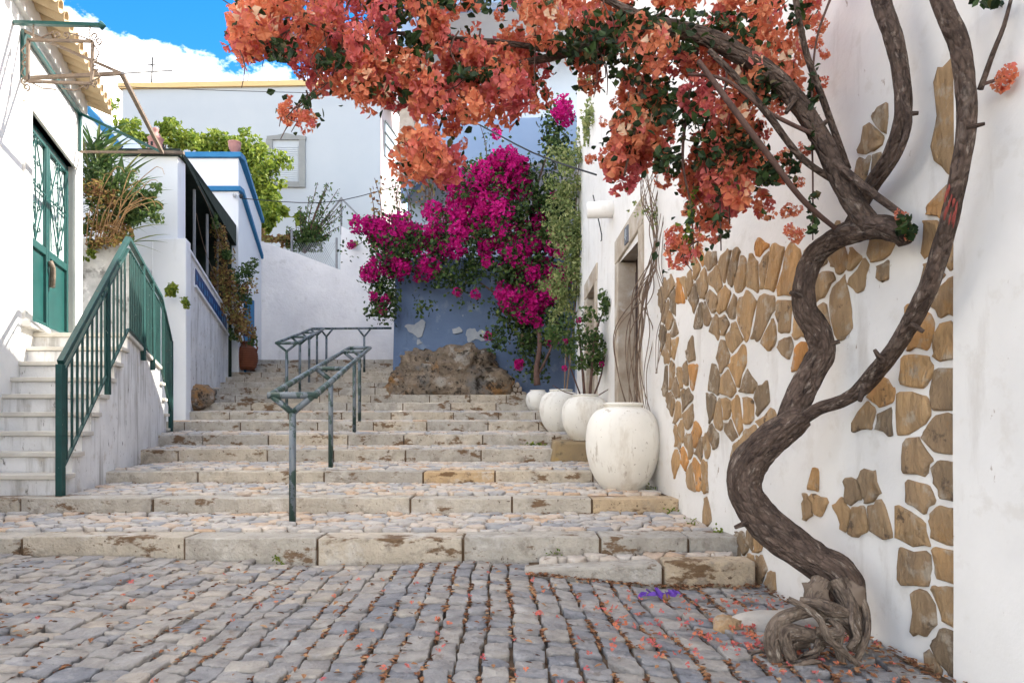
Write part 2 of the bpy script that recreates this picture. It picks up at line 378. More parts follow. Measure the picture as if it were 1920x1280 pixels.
MT['leaf_pale'] = mat('pale_vine_leaf', (0.9, 0.9, 0.9), (1, 1, 1), 9, 0.6, ramp=[(0.0, (0.11, 0.16, 0.05)), (0.5, (0.25, 0.31, 0.11)), (1.0, (0.42, 0.43, 0.19))], transl=0.35)
MT['leaf_lime'] = mat('bright_hedge_leaf', (0.9, 0.9, 0.9), (1, 1, 1), 9, 0.6, ramp=[(0.0, (0.07, 0.125, 0.014)), (0.5, (0.16, 0.225, 0.026)), (1.0, (0.29, 0.33, 0.05))], transl=0.4)
MT['leaf_dry'] = mat('dry_leaf', (0.9, 0.9, 0.9), (1, 1, 1), 9, 0.8, ramp=[(0.0, (0.12, 0.05, 0.028)), (0.5, (0.30, 0.17, 0.065)), (0.8, (0.38, 0.30, 0.09)), (1.0, (0.15, 0.19, 0.05))], transl=0.2)
MT['litter'] = mat('fallen_leaf', (0.9, 0.9, 0.9), (1, 1, 1), 30, 0.9, ramp=[(0.0, (0.10, 0.045, 0.025)), (0.5, (0.24, 0.10, 0.045)), (0.85, (0.36, 0.19, 0.09)), (1.0, (0.45, 0.33, 0.2))])
MT['purple'] = mat('violet_petal', (0.12, 0.05, 0.36), (0.17, 0.07, 0.42), 20, 0.7, transl=0.2)
MT['azul'] = mat('blue_glazed_tile', (0.006, 0.028, 0.12), (0.010, 0.05, 0.17), 14, 0.55, spec=0.25)
MT['azul_lt'] = mat('light_glazed_tile', (0.02, 0.11, 0.27), (0.03, 0.15, 0.32), 12, 0.55, spec=0.25)
MT['plate'] = mat('grey_plate', (0.13, 0.14, 0.16), None, 5, 0.5)
MT['straw'] = mat('straw_stem', (0.34, 0.21, 0.10), (0.24, 0.14, 0.07), 20, 0.9)
MT['lump'] = mat('grimy_limewash', (0.52, 0.48, 0.42), (0.42, 0.38, 0.33), 7, 0.92, 0.5, 30, stains=[((0.25, 0.2, 0.15), 9, 0.58, 0.08, 0.7)])

def cg(sd_=1.0, lim=1.35):
    return max(-lim, min(lim, random.gauss(0, 1))) * sd_
# ------------------------------------------------------------------ leaves and flowers
def rand_rot(n, axis=None, spread=1.0):
    """n random frames; the z axis leans to axis (n x 3) when given"""
    z = RNG.normal(size=(n, 3))
    z /= np.linalg.norm(z, axis=1, keepdims=True)
    if axis is not None:
        z = axis + z * spread
        z /= np.linalg.norm(z, axis=1, keepdims=True) + 1e-9
    x = RNG.normal(size=(n, 3))
    x -= z * (x * z).sum(1, keepdims=True)
    x /= np.linalg.norm(x, axis=1, keepdims=True) + 1e-9
    y = np.cross(z, x)
    return np.stack([x, y, z], axis=2)
def leaves(c, size, axis=None, spread=1.0, wide=0.6):
    """diamond leaves folded on the midrib: 6 points, 4 faces"""
    n = len(c)
    base = np.array([[0, -0.5, 0], [wide * 0.5, -0.12, 0.10], [wide * 0.34, 0.25, 0.07], [0, 0.55, -0.06], [-wide * 0.34, 0.25, 0.07], [-wide * 0.5, -0.12, 0.10]])
    fr = rand_rot(n, axis, spread)
    s = size * RNG.uniform(0.65, 1.25, size=(n, 1, 1))
    v = np.einsum('nij,kj->nki', fr, base) * s + c[:, None, :]
    f = np.array([[0, 1, 2, 3], [0, 3, 4, 5]])
    fa = (np.arange(n)[:, None, None] * 6 + f[None]).reshape(-1, 4)
    r = np.repeat(RNG.uniform(size=n), 6)
    return v.reshape(-1, 3), fa, r
def flowers(c, size, axis=None, spread=0.7, rbase=None):
    """three papery bracts each: 5 points and 4 triangles per bract"""
    n = len(c)
    br = []
    for k in range(3):
        a = 2 * math.pi * k / 3
        ca, sa = math.cos(a), math.sin(a)
        loc = np.array([[0.02, 0, 0], [0.55, 0.52, 0.50], [0.98, 0.0, 0.42], [0.55, -0.52, 0.50], [0.52, 0, 0.22]])
        m = np.array([[ca, -sa, 0], [sa, ca, 0], [0, 0, 1]])
        br.append(loc @ m.T)
    base = np.concatenate(br)
    fr = rand_rot(n, axis, spread)
    s = size * RNG.uniform(0.7, 1.2, size=(n, 1, 1))
    jit = RNG.normal(scale=0.09, size=(n, 15, 3))
    v = np.einsum('nij,nkj->nki', fr, base[None] + jit) * s + c[:, None, :]
    t = np.array([[0, 1, 4], [1, 2, 4], [2, 3, 4], [3, 0, 4]])
    f = np.concatenate([t + 5 * k for k in range(3)])
    fa = (np.arange(n)[:, None, None] * 15 + f[None]).reshape(-1, 3)
    rb = RNG.uniform(size=n) if rbase is None else np.clip(rbase + RNG.normal(scale=0.16, size=n), 0, 1)
    return v.reshape(-1, 3), fa, np.repeat(rb, 15)
def ball(n, r, hollow=0.4):
    d = RNG.normal(size=(n, 3)); d /= np.linalg.norm(d, axis=1, keepdims=True)
    rad = (hollow + (1 - hollow) * RNG.uniform(size=(n, 1))) ** 0.6
    return d * rad * np.array(r), d
def cluster_mesh(name, n, rad, size, m, rb=None):
    c, d = ball(n, rad)
    ax = d + np.array([0, 0, -0.15])
    v, f, r = flowers(c, size, ax, 0.7, rb)
    me = bpy.data.meshes.new(name)
    me.from_pydata(v.tolist(), [], f.tolist())
    at = me.attributes.new('rnd', 'FLOAT', 'POINT'); at.data.foreach_set('value', r.astype(np.float32))
    me.materials.append(m)
    return me
def leaf_obj(name, c, size, m, parent, axis=None, spread=1.0, wide=0.6):
    v, f, r = leaves(np.asarray(c), size, axis, spread, wide)
    return mesh_obj(name, v, f, m, parent, False, r)

# ------------------------------------------------------------------ irregular stones
def clip(poly, nx, ny, c):
    out = []
    n = len(poly)
    for i in range(n):
        a, b = poly[i], poly[(i + 1) % n]
        da = a[0] * nx + a[1] * ny - c; db = b[0] * nx + b[1] * ny - c
        if da <= 0: out.append(a)
        if da * db < 0:
            t = da / (da - db)
            out.append((a[0] + (b[0] - a[0]) * t, a[1] + (b[1] - a[1]) * t))
    return out
def voronoi(u0, u1, v0, v1, du, dv, jit, gap, keep=None):
    """irregular polygons in a (u, v) rectangle, gap = joint width"""
    nu, nv = max(1, int((u1 - u0) / du)), max(1, int((v1 - v0) / dv))
    seeds = {}
    for i in range(-1, nu + 1):
        for j in range(-1, nv + 1):
            u = u0 + (i + 0.5 + (0.5 if j % 2 else 0) + random.uniform(-jit, jit)) * (u1 - u0) / nu
            v = v0 + (j + 0.5 + random.uniform(-jit, jit)) * (v1 - v0) / nv
            seeds[(i, j)] = (u, v)
    cells = []
    for (i, j), s in seeds.items():
        if keep and not keep(*s): continue
        if not (u0 <= s[0] <= u1 and v0 <= s[1] <= v1): continue
        poly = [(max(u0, s[0] - 2 * du), max(v0, s[1] - 2 * dv)), (min(u1, s[0] + 2 * du), max(v0, s[1] - 2 * dv)), (min(u1, s[0] + 2 * du), min(v1, s[1] + 2 * dv)), (max(u0, s[0] - 2 * du), min(v1, s[1] + 2 * dv))]
        for a in range(-2, 3):
            for b in range(-2, 3):
                q = seeds.get((i + a, j + b))
                if (a == 0 and b == 0) or q is None: continue
                dx, dy = q[0] - s[0], q[1] - s[1]
                l = math.hypot(dx, dy)
                nx, ny = dx / l, dy / l
                poly = clip(poly, nx, ny, nx * (s[0] + q[0]) / 2 + ny * (s[1] + q[1]) / 2 - gap / 2)
                if len(poly) < 3: break
            if len(poly) < 3: break
        if len(poly) >= 3: cells.append((s, poly))
    return cells
def chaikin(poly, w=0.22):
    out = []
    n = len(poly)
    for i in range(n):
        a, b = poly[i], poly[(i + 1) % n]
        if math.hypot(a[0] - b[0], a[1] - b[1]) < 0.012: 
            out.append(((a[0] + b[0]) / 2, (a[1] + b[1]) / 2)); continue
        out.append((a[0] + (b[0] - a[0]) * w, a[1] + (b[1] - a[1]) * w))
        out.append((b[0] + (a[0] - b[0]) * w, b[1] + (a[1] - b[1]) * w))
    return out
def stone(mb, poly, fn, h, rnd, inset=0.16, rough=0.25, low=-0.03):
    """plate: poly in (u, v), fn(u, v, height) -> point"""
    n = len(poly)
    cu = sum(p[0] for p in poly) / n; cv = sum(p[1] for p in poly) / n
    k1, k2 = 1 - inset * 0.35, 1 - inset * 1.6
    tl = [random.uniform(-rough, rough) * h for _ in poly]
    vs = [fn(p[0], p[1], low) for p in poly]
    vs += [fn(p[0], p[1], h * 0.55 + t * 0.5) for p, t in zip(poly, tl)]
    vs += [fn(cu + (p[0] - cu) * k1, cv + (p[1] - cv) * k1, h * 0.88 + t) for p, t in zip(poly, tl)]
    vs += [fn(cu + (p[0] - cu) * k2, cv + (p[1] - cv) * k2, h + t * 0.7) for p, t in zip(poly, tl)]
    vs.append(fn(cu, cv, h * (1.0 + random.uniform(-rough, rough) * 0.5)))
    fs = []
    for r in range(3):
        for i in range(n):
            j = (i + 1) % n
            fs.append((r * n + i, r * n + j, (r + 1) * n + j, (r + 1) * n + i))
    for i in range(n): fs.append((3 * n + i, 3 * n + (i + 1) % n, 4 * n))
    mb.add(vs, fs, rnd)
def inside(px, py, poly):
    c = False
    n = len(poly)
    for i in range(n):
        x0, y0 = poly[i]; x1, y1 = poly[i - 1]
        if (y0 > py) != (y1 > py) and px < (x1 - x0) * (py - y0) / (y1 - y0) + x0: c = not c
    return c
def smooth_path(pts, step):
    """Catmull-Rom through (point, radius) pairs"""
    out = []; rad = []
    n = len(pts)
    for i in range(n - 1):
        p0, p1, p2, p3 = pts[max(i - 1, 0)], pts[i], pts[i + 1], pts[min(i + 2, n - 1)]
        m = max(2, int((p2[0] - p1[0]).length / step))
        for k in range(m + (1 if i == n - 2 else 0)):
            t = k / m
            a = [0.5 * ((2 * p1[q]) + (-p0[q] + p2[q]) * t + (2 * p0[q] - 5 * p1[q] + 4 * p2[q] - p3[q]) * t * t + (-p0[q] + 3 * p1[q] - 3 * p2[q] + p3[q]) * t ** 3) for q in (0, 1)]
            out.append(a[0]); rad.append(a[1])
    return out, rad

# ================================================================== GROUND
def sstep(a, b, x):
    t = min(1, max(0, (x - a) / (b - a)))
    return t * t * (3 - 2 * t)
def ground_z(x, y):
    return -0.05 * math.exp(-((x + 1.25) / 1.0) ** 2) - 0.13 * sstep(-0.5, 1.1, x) + 0.02 * math.exp(-((x + 4) / 1.2) ** 2)
XR_D = [-2.0, 2.84, 4.32, 4.8, 6.04, 12.2, 16.0]
XR_X = [2.55, 1.867, 1.66, 1.585, 1.475, 1.16, 0.97]
_dg = np.linspace(-2, 16, 721)
_xg = np.interp(_dg, XR_D, XR_X)
_k = np.ones(25) / 25
_xs = np.convolve(np.pad(_xg, 12, mode='edge'), _k, mode='valid')
def XR(d): return float(np.interp(d, _dg, _xs))
_pxs = 960 + F * np.array([XR(d) for d in np.linspace(1.6, 13, 600)]) / np.linspace(1.6, 13, 600)
def wall_d(px): return float(np.interp(-px, -_pxs, np.linspace(1.6, 13, 600)))
def XL(d): return -5.75 - 0.36 * (d - 8.2)
def LP(d, n, z): return Vector((XL(d) + 0.941 * n, d + 0.339 * n, z))
def left_d(px): return 3584.0 / (499.0 - px)
def SW(d): return float(np.interp(d, [6.0, 8.2, 10.5, 11.6, 12.5, 16.5, 20], [-4.07, -4.63, -5.42, -5.82, -6.1, -6.95, -7.4]))

g = MB()
xs = np.arange(-9, 3.01, 0.25); ys = np.arange(-3, 4.96, 0.25)
vs = [(x, y, ground_z(x, y) - 0.02) for y in ys for x in xs]
nx = len(xs)
fs = [(j * nx + i, j * nx + i + 1, (j + 1) * nx + i + 1, (j + 1) * nx + i) for j in range(len(ys) - 1) for i in range(nx - 1)]
g.add(vs, fs)
g.add([(-600, -600, -0.5), (600, -600, -0.5), (600, 900, -0.5), (-600, 900, -0.5)], [(0, 1, 2, 3)])
ground = struct(obj('ground', g, MT['soil']))

cob = []
xb = [-4.6]
while xb[-1] < 2.1: xb.append(xb[-1] + random.uniform(0.108, 0.16))
def warp(x, y): return x + 0.05 * mnoise.noise(Vector((x * 0.9, y * 0.8, 3.1))) + 0.012 * mnoise.noise(Vector((x * 7, y * 7, 1.1)))
for c in range(len(xb) - 1):
    y = 1.75 + random.uniform(0, 0.12)
    while y < 4.74:
        ln = random.choice([random.uniform(0.085, 0.125), random.uniform(0.10, 0.165)])
        gp = 0.0045 + 0.004 * sstep(-1.6, 0.2, xb[c])
        x0, x1 = xb[c] + gp, xb[c + 1] - gp
        y0, y1 = y + 0.003, min(y + ln - 0.003, 4.77)
        y += ln
        xm = (x0 + x1) / 2
        ym = (y0 + y1) / 2
        if y1 - y0 < 0.05: continue
        if xm > XR(ym) - 0.03 or xm < -0.78 * ym - 0.9: continue
        if xm > 0.10 and y1 > 4.49: continue
        j = lambda: random.uniform(-0.010, 0.010)
        sk = random.uniform(-0.02, 0.02)
        q = [(x0 + j(), y0 + j() - sk), (xm, y0 + j()), (x1 + j(), y0 + j() + sk), (x1 + j() * .6, ym), (x1 + j(), y1 + j() + sk), (xm, y1 + j()), (x0 + j(), y1 + j() - sk), (x0 + j() * .6, ym)]
        q = [(warp(a, b), b + 0.03 * mnoise.noise(Vector((a * 1.1, b, 9)))) for a, b in q]
        cob.append((ym + 0.15 * abs(xm), q))
cob.sort(key=lambda t: (t[1][0][0] < -0.8 * t[0], t[0]))
rest = MB()
for i, (k, q) in enumerate(cob):
    m = MB() if i < 300 else rest
    lift = random.uniform(-0.008, 0.009); tx, ty = random.uniform(-0.07, 0.07), random.uniform(-0.07, 0.07)
    cx, cy = q[0]
    fn = lambda u, v, h, lift=lift, tx=tx, ty=ty, cx=cx, cy=cy: Vector((u, v, ground_z(u, v) - 0.016 + lift + h + ((u - cx) * tx + (v - cy) * ty if h > 0 else 0)))
    bl = random.random() * 0.62 + 0.45 * sstep(0.2, -1.8, cx) * random.random() 
    stone(m, chaikin(q, 0.15), fn, 0.022, min(1, bl), 0.07, 0.26)
    if i < 300: obj('cobblestone', m, MT['cobble'], ground, True)
stuff(obj('cobblestones', rest, MT['cobble'], ground, True))

# ================================================================== THE STREET STAIRS
S = [(4.80, .134, -.06), (6.04, .271, .134), (7.46, .406, .272), (9.07, .577, .406), (10.41, .75, .577), (11.6, .95, .778), (12.6, 1.128, .965), (13.4, 1.32, 1.145), (14.3, 1.505, 1.35), (15.0, 1.69, 1.53), (15.7, 1.85, 1.70), (16.3, 2.01, 1.86), (17.0, 2.18, 2.02), (17.7, 2.34, 2.19), (18.4, 2.51, 2.36), (19.1, 2.68, 2.52)]
TOPD = 20.6
def xl(d): return -9.0 if d < 7 else SW(d) - 0.1
def xr(d): return XR(d) + 0.04 if d < 14.9 else -0.176 * d + 0.05
b = MB()
for i, (d, z, zb) in enumerate(S):
    dn, zn = (S[i + 1][0], S[i + 1][2]) if i + 1 < len(S) else (TOPD, z + 0.03)
    x0, x1 = xl(d), xr(d)
    x0n, x1n = xl(dn) if d >= 7 else -9.0, (xr(dn) if not (d < 14.9 <= dn) else XR(dn))
    b.hexa([(x0, d + .02, zb - 0.6), (x1, d + .02, zb - 0.6), (x1n, dn + .06, zb - 0.6), (x0n, dn + .06, zb - 0.6)], [(x0, d + .02, z - .014), (x1, d + .02, z - .014), (x1n, dn + .06, zn - .014), (x0n, dn + .06, zn - .014)])
b.hexa([(0.12, 4.5, -.5), (1.66, 4.5, -.5), (1.62, 4.85, -.5), (0.12, 4.85, -.5)], [(0.12, 4.5, -.045), (1.66, 4.5, -.01), (1.62, 4.85, 0), (0.12, 4.85, -.04)])
stairs = struct(obj('stairs', b, MT['soil']))
JP = {0: [38, 345, 595, 868, 1126, 1291], 1: [37, 285, 543, 769, 960, 1110], 2: [370, 607, 793, 928, 1112], 3: [333, 501, 625, 760, 902], 4: [380, 503, 652, 757, 905, 1040], 5: [345, 450, 595, 700, 800, 915, 1010], 6: [430, 540, 640, 733, 850, 935, 1004], 7: [470, 560, 650, 755, 845, 930, 1013]}
def kerb(x0, x1, d, z, zb, dep, rnd, top_tilt=0.0):
    j = lambda s=0.008: random.uniform(-s, s)
    m = MB()
    n = max(1, int((x1 - x0) / 0.22))
    lo = []; hi = []
    dd = j(0.012)
    fr = [(x0 + (x1 - x0) * k / n, d + dd + j(0.005)) for k in range(n + 1)]
    ring = fr + [(x1, d + dep), (x0, d + dep)]
    tz = j(0.006)
    tops = [z + tz + j(0.004) for _ in ring]
    m.hexa([(a, c, zb - 0.05) for a, c in ring], [(a, c, t) for (a, c), t in zip(ring, tops)], rnd)
    return m
for i, (d, z, zb) in enumerate(S):
    x0, x1 = xl(d) + 0.02, xr(d) - 0.0
    if i == 0: x0 = -4.6
    if i == 1: x0 = -5.2
    if i in JP: js = [(p - 960) * d / F for p in JP[i]]
    else:
        js = []; t = x0 + random.uniform(0.5, 1.0)
        while t < x1 - 0.3: js.append(t); t += random.uniform(0.75, 1.25)
    js = [x0] + [t for t in js if x0 + 0.1 < t < x1 - 0.06] + [x1]
    for a, c in zip(js[:-1], js[1:]):
        rv = random.random() * 0.8
        if i == 2 and abs(a - (793 - 960) * d / F) < 0.02: rv = 1.0
        if i == 1 and abs(a - (1110 - 960) * d / F) < 0.02: rv = 0.95
        zbl = zb if i else min(ground_z(a, 4.8), ground_z(c, 4.8)) - 0.03
        o = obj('kerb_stone', kerb(a + 0.009, c - 0.009, d, z, zbl, 0.27, rv), MT['kerb'], stairs, False, 0.008)
for a, c, zz0, zz1 in [(0.085, 0.99, -0.02, 0.02), (1.0, 1.60, 0.035, 0.04)]:
    m = MB()
    m.hexa([(a, 4.47, -.3), (c - .012, 4.44, -.3), (c - .012, 4.64, -.3), (a, 4.64, -.3)], [(a, 4.47, zz0), (c - .012, 4.445, zz1), (c - .012, 4.64, zz1), (a, 4.64, zz0)], 0.2 if a < .5 else 0.9)
    obj('kerb_stone', m, MT['kerb'], stairs, False, 0.016)
ts = []
for i in range(0, 7):
    d, z, _ = S[i]; dn, zn = S[i + 1][0], S[i + 1][2]
    du, dv = (0.17, 0.105) if i < 4 else (0.26, 0.16)
    u0 = max(xl(d + 0.6) + 0.1, -0.78 * dn - 0.25)
    kp = (lambda u, v: u < XR(v) - 0.02 and (v > 6.35 and u < SW(v) + 0.03) == False)
    for s, poly in voronoi(u0, xr(d) + 0.02, d + 0.275, dn - 0.005, du, dv, 0.42, 0.012, kp):
        ts.append((s[1] + abs(s[0]) * 0.1, i, poly, d, z, dn, zn))
for s, poly in voronoi(0.15, 1.6, 4.645, 4.79, 0.2, 0.07, 0.3, 0.01): ts.append((4.6, 0, poly, 4.64, -0.012 + .03 * (s[0] - .15), 4.8, 0.0 + .03 * (s[0] - .15)))
ts.sort(key=lambda t: t[0])
rest = MB()
for k, (key, i, poly, d, z, dn, zn) in enumerate(ts):
    m = MB() if k < 300 else rest
    lift = random.uniform(-0.010, 0.010)
    fn = lambda u, v, h, a=lift: Vector((u, v, z + (zn - z) * (v - d) / (dn - d) - 0.016 + a * (h > 0) + h))
    stone(m, chaikin(poly, 0.2), fn, 0.03, random.random(), 0.15, 0.3)
    if k < 300: obj('tread_stone', m, MT['tread'], stairs, True)
stuff(obj('tread_stones', rest, MT['tread'], stairs, True))

# ================================================================== RIGHT HOUSE (exposed stones)
HR = 8.6
rh = thing('plaster_house', 'long white plaster house with exposed ochre stones behind the twisted trunk', 'house', (1.6, 6.0, 0))
D1n, D1f = wall_d(1199), wall_d(1161)
D2n, D2f = wall_d(1116), wall_d(1101)
zt = lambda px, py: CZ + (HY - py) * wall_d(px) / F
T1n, T1f = zt(1199, 429), zt(1161, 491)
T2n, T2f = zt(1116, 530), zt(1101, 560)
def wall_pt(d, z, out=0.0): return Vector((XR(d) - out, d, z))
dd = sorted(set([2.84 + 0.13 * k for k in range(73)] + [D1n, D1f, D2n, D2f, 12.2])); dd = [q for q in dd if q <= 12.2]
zz = sorted(set([-0.5 + 0.16 * k for k in range(58)] + [T1f, T2n, HR])); zz = [q for q in zz if q <= HR]
w = MB(); vs = []
for z in zz:
    for d in dd:
        bmp = 0.022 * mnoise.noise(Vector((d * 0.8, z * 0.8, 5))) + 0.007 * mnoise.noise(Vector((d * 3.1, z * 3.1, 2)))
        vs.append(wall_pt(d, z, bmp))
nd_ = len(dd); fs = []
for j in range(len(zz) - 1):
    for i in range(nd_ - 1):
        dm = (dd[i] + dd[i + 1]) / 2; zm = (zz[j] + zz[j + 1]) / 2
        if D1n < dm < D1f and 0.2 < zm < T1f + 0.01: continue
        if D2n < dm < D2f and 0.6 < zm < T2n + 0.01: continue
        fs.append((j * nd_ + i, (j + 1) * nd_ + i, (j + 1) * nd_ + i + 1, j * nd_ + i + 1))
w.add(vs, fs)
w.add([wall_pt(2.84, HR), wall_pt(12.2, HR), (8, 12.2, HR), (8, 2.84, HR), wall_pt(2.84, -.5), wall_pt(12.2, -.5), (8, 12.2, -.5), (8, 2.84, -.5)], [(0, 3, 2, 1), (3, 7, 6, 2), (1, 2, 6, 5), (0, 4, 7, 3)])
w.hexa([(1.45, 12.2, -.5), (8, 12.2, -.5), (8, 15.1, -.5), (1.75, 15.1, -.5)], [(1.45, 12.2, HR), (8, 12.2, HR), (8, 15.1, HR), (1.75, 15.1, HR)])  # unseen block behind the far corner, added to keep sun off the landing wall
obj('wall', w, MT['plaster'], rh, True)
def opening(dn, df, zb, tn, tf, fw, lin, dep):
    """stone jambs, lintel and threshold with a dark door set back"""
    def pc(d0, d1, z0, z1a, z1b, o=0.02, back=None, name='door_jamb', m='frame_stone'):
        q = MB()
        bk = dep if back is None else back
        q.hexa([wall_pt(d0, z0, o), wall_pt(d0, z0, -bk), wall_pt(d1, z0, -bk), wall_pt(d1, z0, o)], [wall_pt(d0, z1a, o), wall_pt(d0, z1a, -bk), wall_pt(d1, z1b, -bk), wall_pt(d1, z1b, o)])
        obj(name, q, MT[m], rh, False, 0.012)
    pc(dn - fw, dn, zb, tn, tn, name='door_jamb')
    pc(df, df + fw, zb, tf, tf)
    q = MB()
    q.hexa([wall_pt(dn - fw, tn + .003, .021), wall_pt(dn - fw, tn + .003, -dep), wall_pt(df + fw, tf + .003, -dep), wall_pt(df + fw, tf + .003, .021)], [wall_pt(dn - fw, tn + lin, .021), wall_pt(dn - fw, tn + lin, -dep), wall_pt(df + fw, tf + lin, -dep), wall_pt(df + fw, tf + lin, .021)])
    obj('door_lintel', q, MT['frame_stone'], rh, False, 0.012)
    q = MB()
    q.hexa([wall_pt(dn, zb, -dep + .03), wall_pt(dn, zb, -dep - .05), wall_pt(df, zb, -dep - .05), wall_pt(df, zb, -dep + .03)], [wall_pt(dn, tn + .05, -dep + .03), wall_pt(dn, tn + .05, -dep - .05), wall_pt(df, tf + .05, -dep - .05), wall_pt(df, tf + .05, -dep + .03)])
    dr = obj('door', q, MT['darkwood'], rh)
    for k in range(3):
        a, c = dn + (df - dn) * (k + .12) / 3, dn + (df - dn) * (k + .88) / 3
        for z0, z1 in ((zb + .15, zb + 1.0), (zb + 1.1, tn - .25)):
            q = MB(); q.hexa([wall_pt(a, z0, -dep + .05), wall_pt(a, z0, -dep), wall_pt(c, z0, -dep), wall_pt(c, z0, -dep + .05)], [wall_pt(a, z1, -dep + .05), wall_pt(a, z1, -dep), wall_pt(c, z1, -dep), wall_pt(c, z1, -dep + .05)])
            obj('panel', q, MT['darkwood'], dr, False, 0.012)
opening(D1n, D1f, 0.3, T1n, T1f, 0.2, 0.30, 0.24)
opening(D2n, D2f, 0.7, T2n, T2f, 0.2, 0.26, 0.2)
q = MB(); q.tube([wall_pt(9.0, 3.75, -0.05), wall_pt(9.0, 3.73, 0.33)], [0.115, 0.105], 20); obj('rain_spout', q, MT['plaster'], rh, True)
# number plate on the lintel
dpl = wall_d(1179); zpl = CZ + (HY - 441) * dpl / F
q = MB(); q.hexa([wall_pt(dpl - .09, zpl - .1, .035), wall_pt(dpl - .09, zpl - .1, .02), wall_pt(dpl + .09, zpl - .1, .02), wall_pt(dpl + .09, zpl - .1, .035)], [wall_pt(dpl - .09, zpl + .1, .035), wall_pt(dpl - .09, zpl + .1, .02), wall_pt(dpl + .09, zpl + .1, .02), wall_pt(dpl + .09, zpl + .1, .035)])
npl = obj('number_plate', q, MT['plate'], rh)
q = MB()
def stroke(u0, v0, u1, v1): q.bar(wall_pt(dpl - u0, zpl + v0, .037), wall_pt(dpl - u1, zpl + v1, .037), 0.02, 0.006)
stroke(0.02, 0.065, -0.04, -0.02); stroke(-0.045, -0.02, 0.05, -0.02); stroke(0.02, 0.065, 0.02, -0.065)
obj('number', q, MT['shutter'], npl)

# exposed stones: outlines of the bare patches, then irregular stones inside them
MASS = [(1236, 600), (1244, 545), (1256, 510), (1268, 498), (1284, 520), (1312, 452), (1345, 470), (1372, 432), (1400, 450), (1440, 470), (1462, 430), (1520, 440), (1580, 430), (1622, 440), (1622, 520), (1590, 560), (1560, 610), (1530, 640), (1490, 700), (1470, 790), (1440, 850), (1415, 830), (1400, 880), (1370, 875), (1352, 800), (1340, 850), (1332, 985), (1300, 950), (1288, 880), (1262, 865), (1254, 800), (1262, 740), (1246, 700)]
HOLES = [[(1268, 570), (1290, 555), (1306, 640), (1290, 660), (1286, 700), (1276, 690), (1270, 630)], [(1312, 640), (1340, 618), (1352, 640), (1330, 680), (1330, 760), (1312, 800), (1296, 770), (1312, 720)], [(1406, 640), (1440, 655), (1480, 670), (1466, 740), (1420, 730)], [(1330, 855), (1380, 800), (1350, 960), (1335, 960)]]
STRIP = [(1744, 410), (1756, 330), (1772, 288), (1785, 285), (1788, 480), (1791, 1285), (1745, 1275), (1722, 1200), (1702, 1110), (1682, 1050), (1690, 965), (1712, 930), (1700, 880), (1690, 800), (1688, 720), (1700, 660), (1710, 600), (1738, 540)]
ISL = [[(1500, 905), (1528, 880), (1556, 925), (1545, 1000), (1512, 968)], [(1580, 895), (1622, 868), (1652, 930), (1648, 1025), (1600, 1030), (1582, 960)], [(1612, 770), (1640, 745), (1672, 775), (1662, 825), (1630, 820)], [(1640, 700), (1672, 690), (1680, 755), (1650, 765)], [(1650, 500), (1668, 470), (1688, 500), (1682, 548), (1656, 545)], [(1640, 440), (1690, 440), (1690, 480), (1650, 480)], [(1590, 330), (1612, 260), (1640, 205), (1664, 200), (1668, 270), (1640, 340), (1600, 345)], [(1372, 985), (1405, 1000), (1430, 1010), (1456, 1100), (1422, 1104), (1380, 1030)], [(1246, 690), (1262, 660), (1262, 740), (1248, 745)], [(1560, 500), (1622, 455), (1622, 540), (1590, 570)]]
def seen(d, z): return 960 + F * XR(d) / d, HY - (z - CZ) * F / d
def keep_mass(d, z):
    a = seen(d, z)
    if inside(a[0], a[1], MASS) and not any(inside(a[0], a[1], h) for h in HOLES): return True
    return False
def keep_isl(d, z):
    a = seen(d, z)
    return any(inside(a[0], a[1], h) for h in ISL)
def wall_stones(d0, d1, z0, z1, du, dv, keep, jit=0.38, gap=0.022):
    for s, poly in voronoi(d0, d1, z0, z1, du, dv, jit, gap, keep): wall_stone(poly)
def wall_stone(poly):
        m = MB()
        fn = lambda u, v, h: wall_pt(u, v, h + 0.022 * mnoise.noise(Vector((u * 0.8, v * 0.8, 5))) + 0.007 * mnoise.noise(Vector((u * 3.1, v * 3.1, 2))))
        pl = chaikin(poly, 0.10)
        pl2 = []
        for (u, v), (u2, v2) in zip(pl, pl[1:] + pl[:1]):
            pl2.append((u, v))
            if math.hypot(u2 - u, v2 - v) > .05: pl2.append(((u + u2) / 2, (v + v2) / 2))
        pl = [(u + 0.022 * mnoise.noise(Vector((u * 17, v * 17, 7))), v + 0.028 * mnoise.noise(Vector((u * 17, v * 17, 3)))) for u, v in pl2]
        stone(m, pl, fn, 0.013, random.random(), 0.12, 0.75)
        obj('wall_stone', m, MT['wallstone'], rh, True)
wall_stones(3.25, 7.0, -0.15, 3.6, 0.15, 0.26, keep_mass, 0.49, 0.026)
wall_stones(3.0, 5.2, -0.15, 3.0, 0.115, 0.175, keep_isl, 0.4, 0.018)
def strip_left(z):
    y = HY - (z - CZ) * F / 3.0
    return wall_d(float(np.interp(y, [285, 340, 410, 540, 600, 660, 720, 800, 880, 930, 965, 1050, 1110, 1200, 1285], [1772, 1756, 1742, 1736, 1712, 1702, 1690, 1692, 1704, 1708, 1690, 1686, 1704, 1724, 1745])))
sds = []; z = -.25; k = 0
while z < 2.15:
    sds.append((2.905 + random.uniform(-.018, .018), z)); l_ = strip_left(z + .1)
    if l_ > 2.97: sds.append((2.905 + (l_ - 2.845) * .56 + random.uniform(-.018, .018), z + .10 + random.uniform(-.05, .05)))
    z += random.uniform(.15, .23)
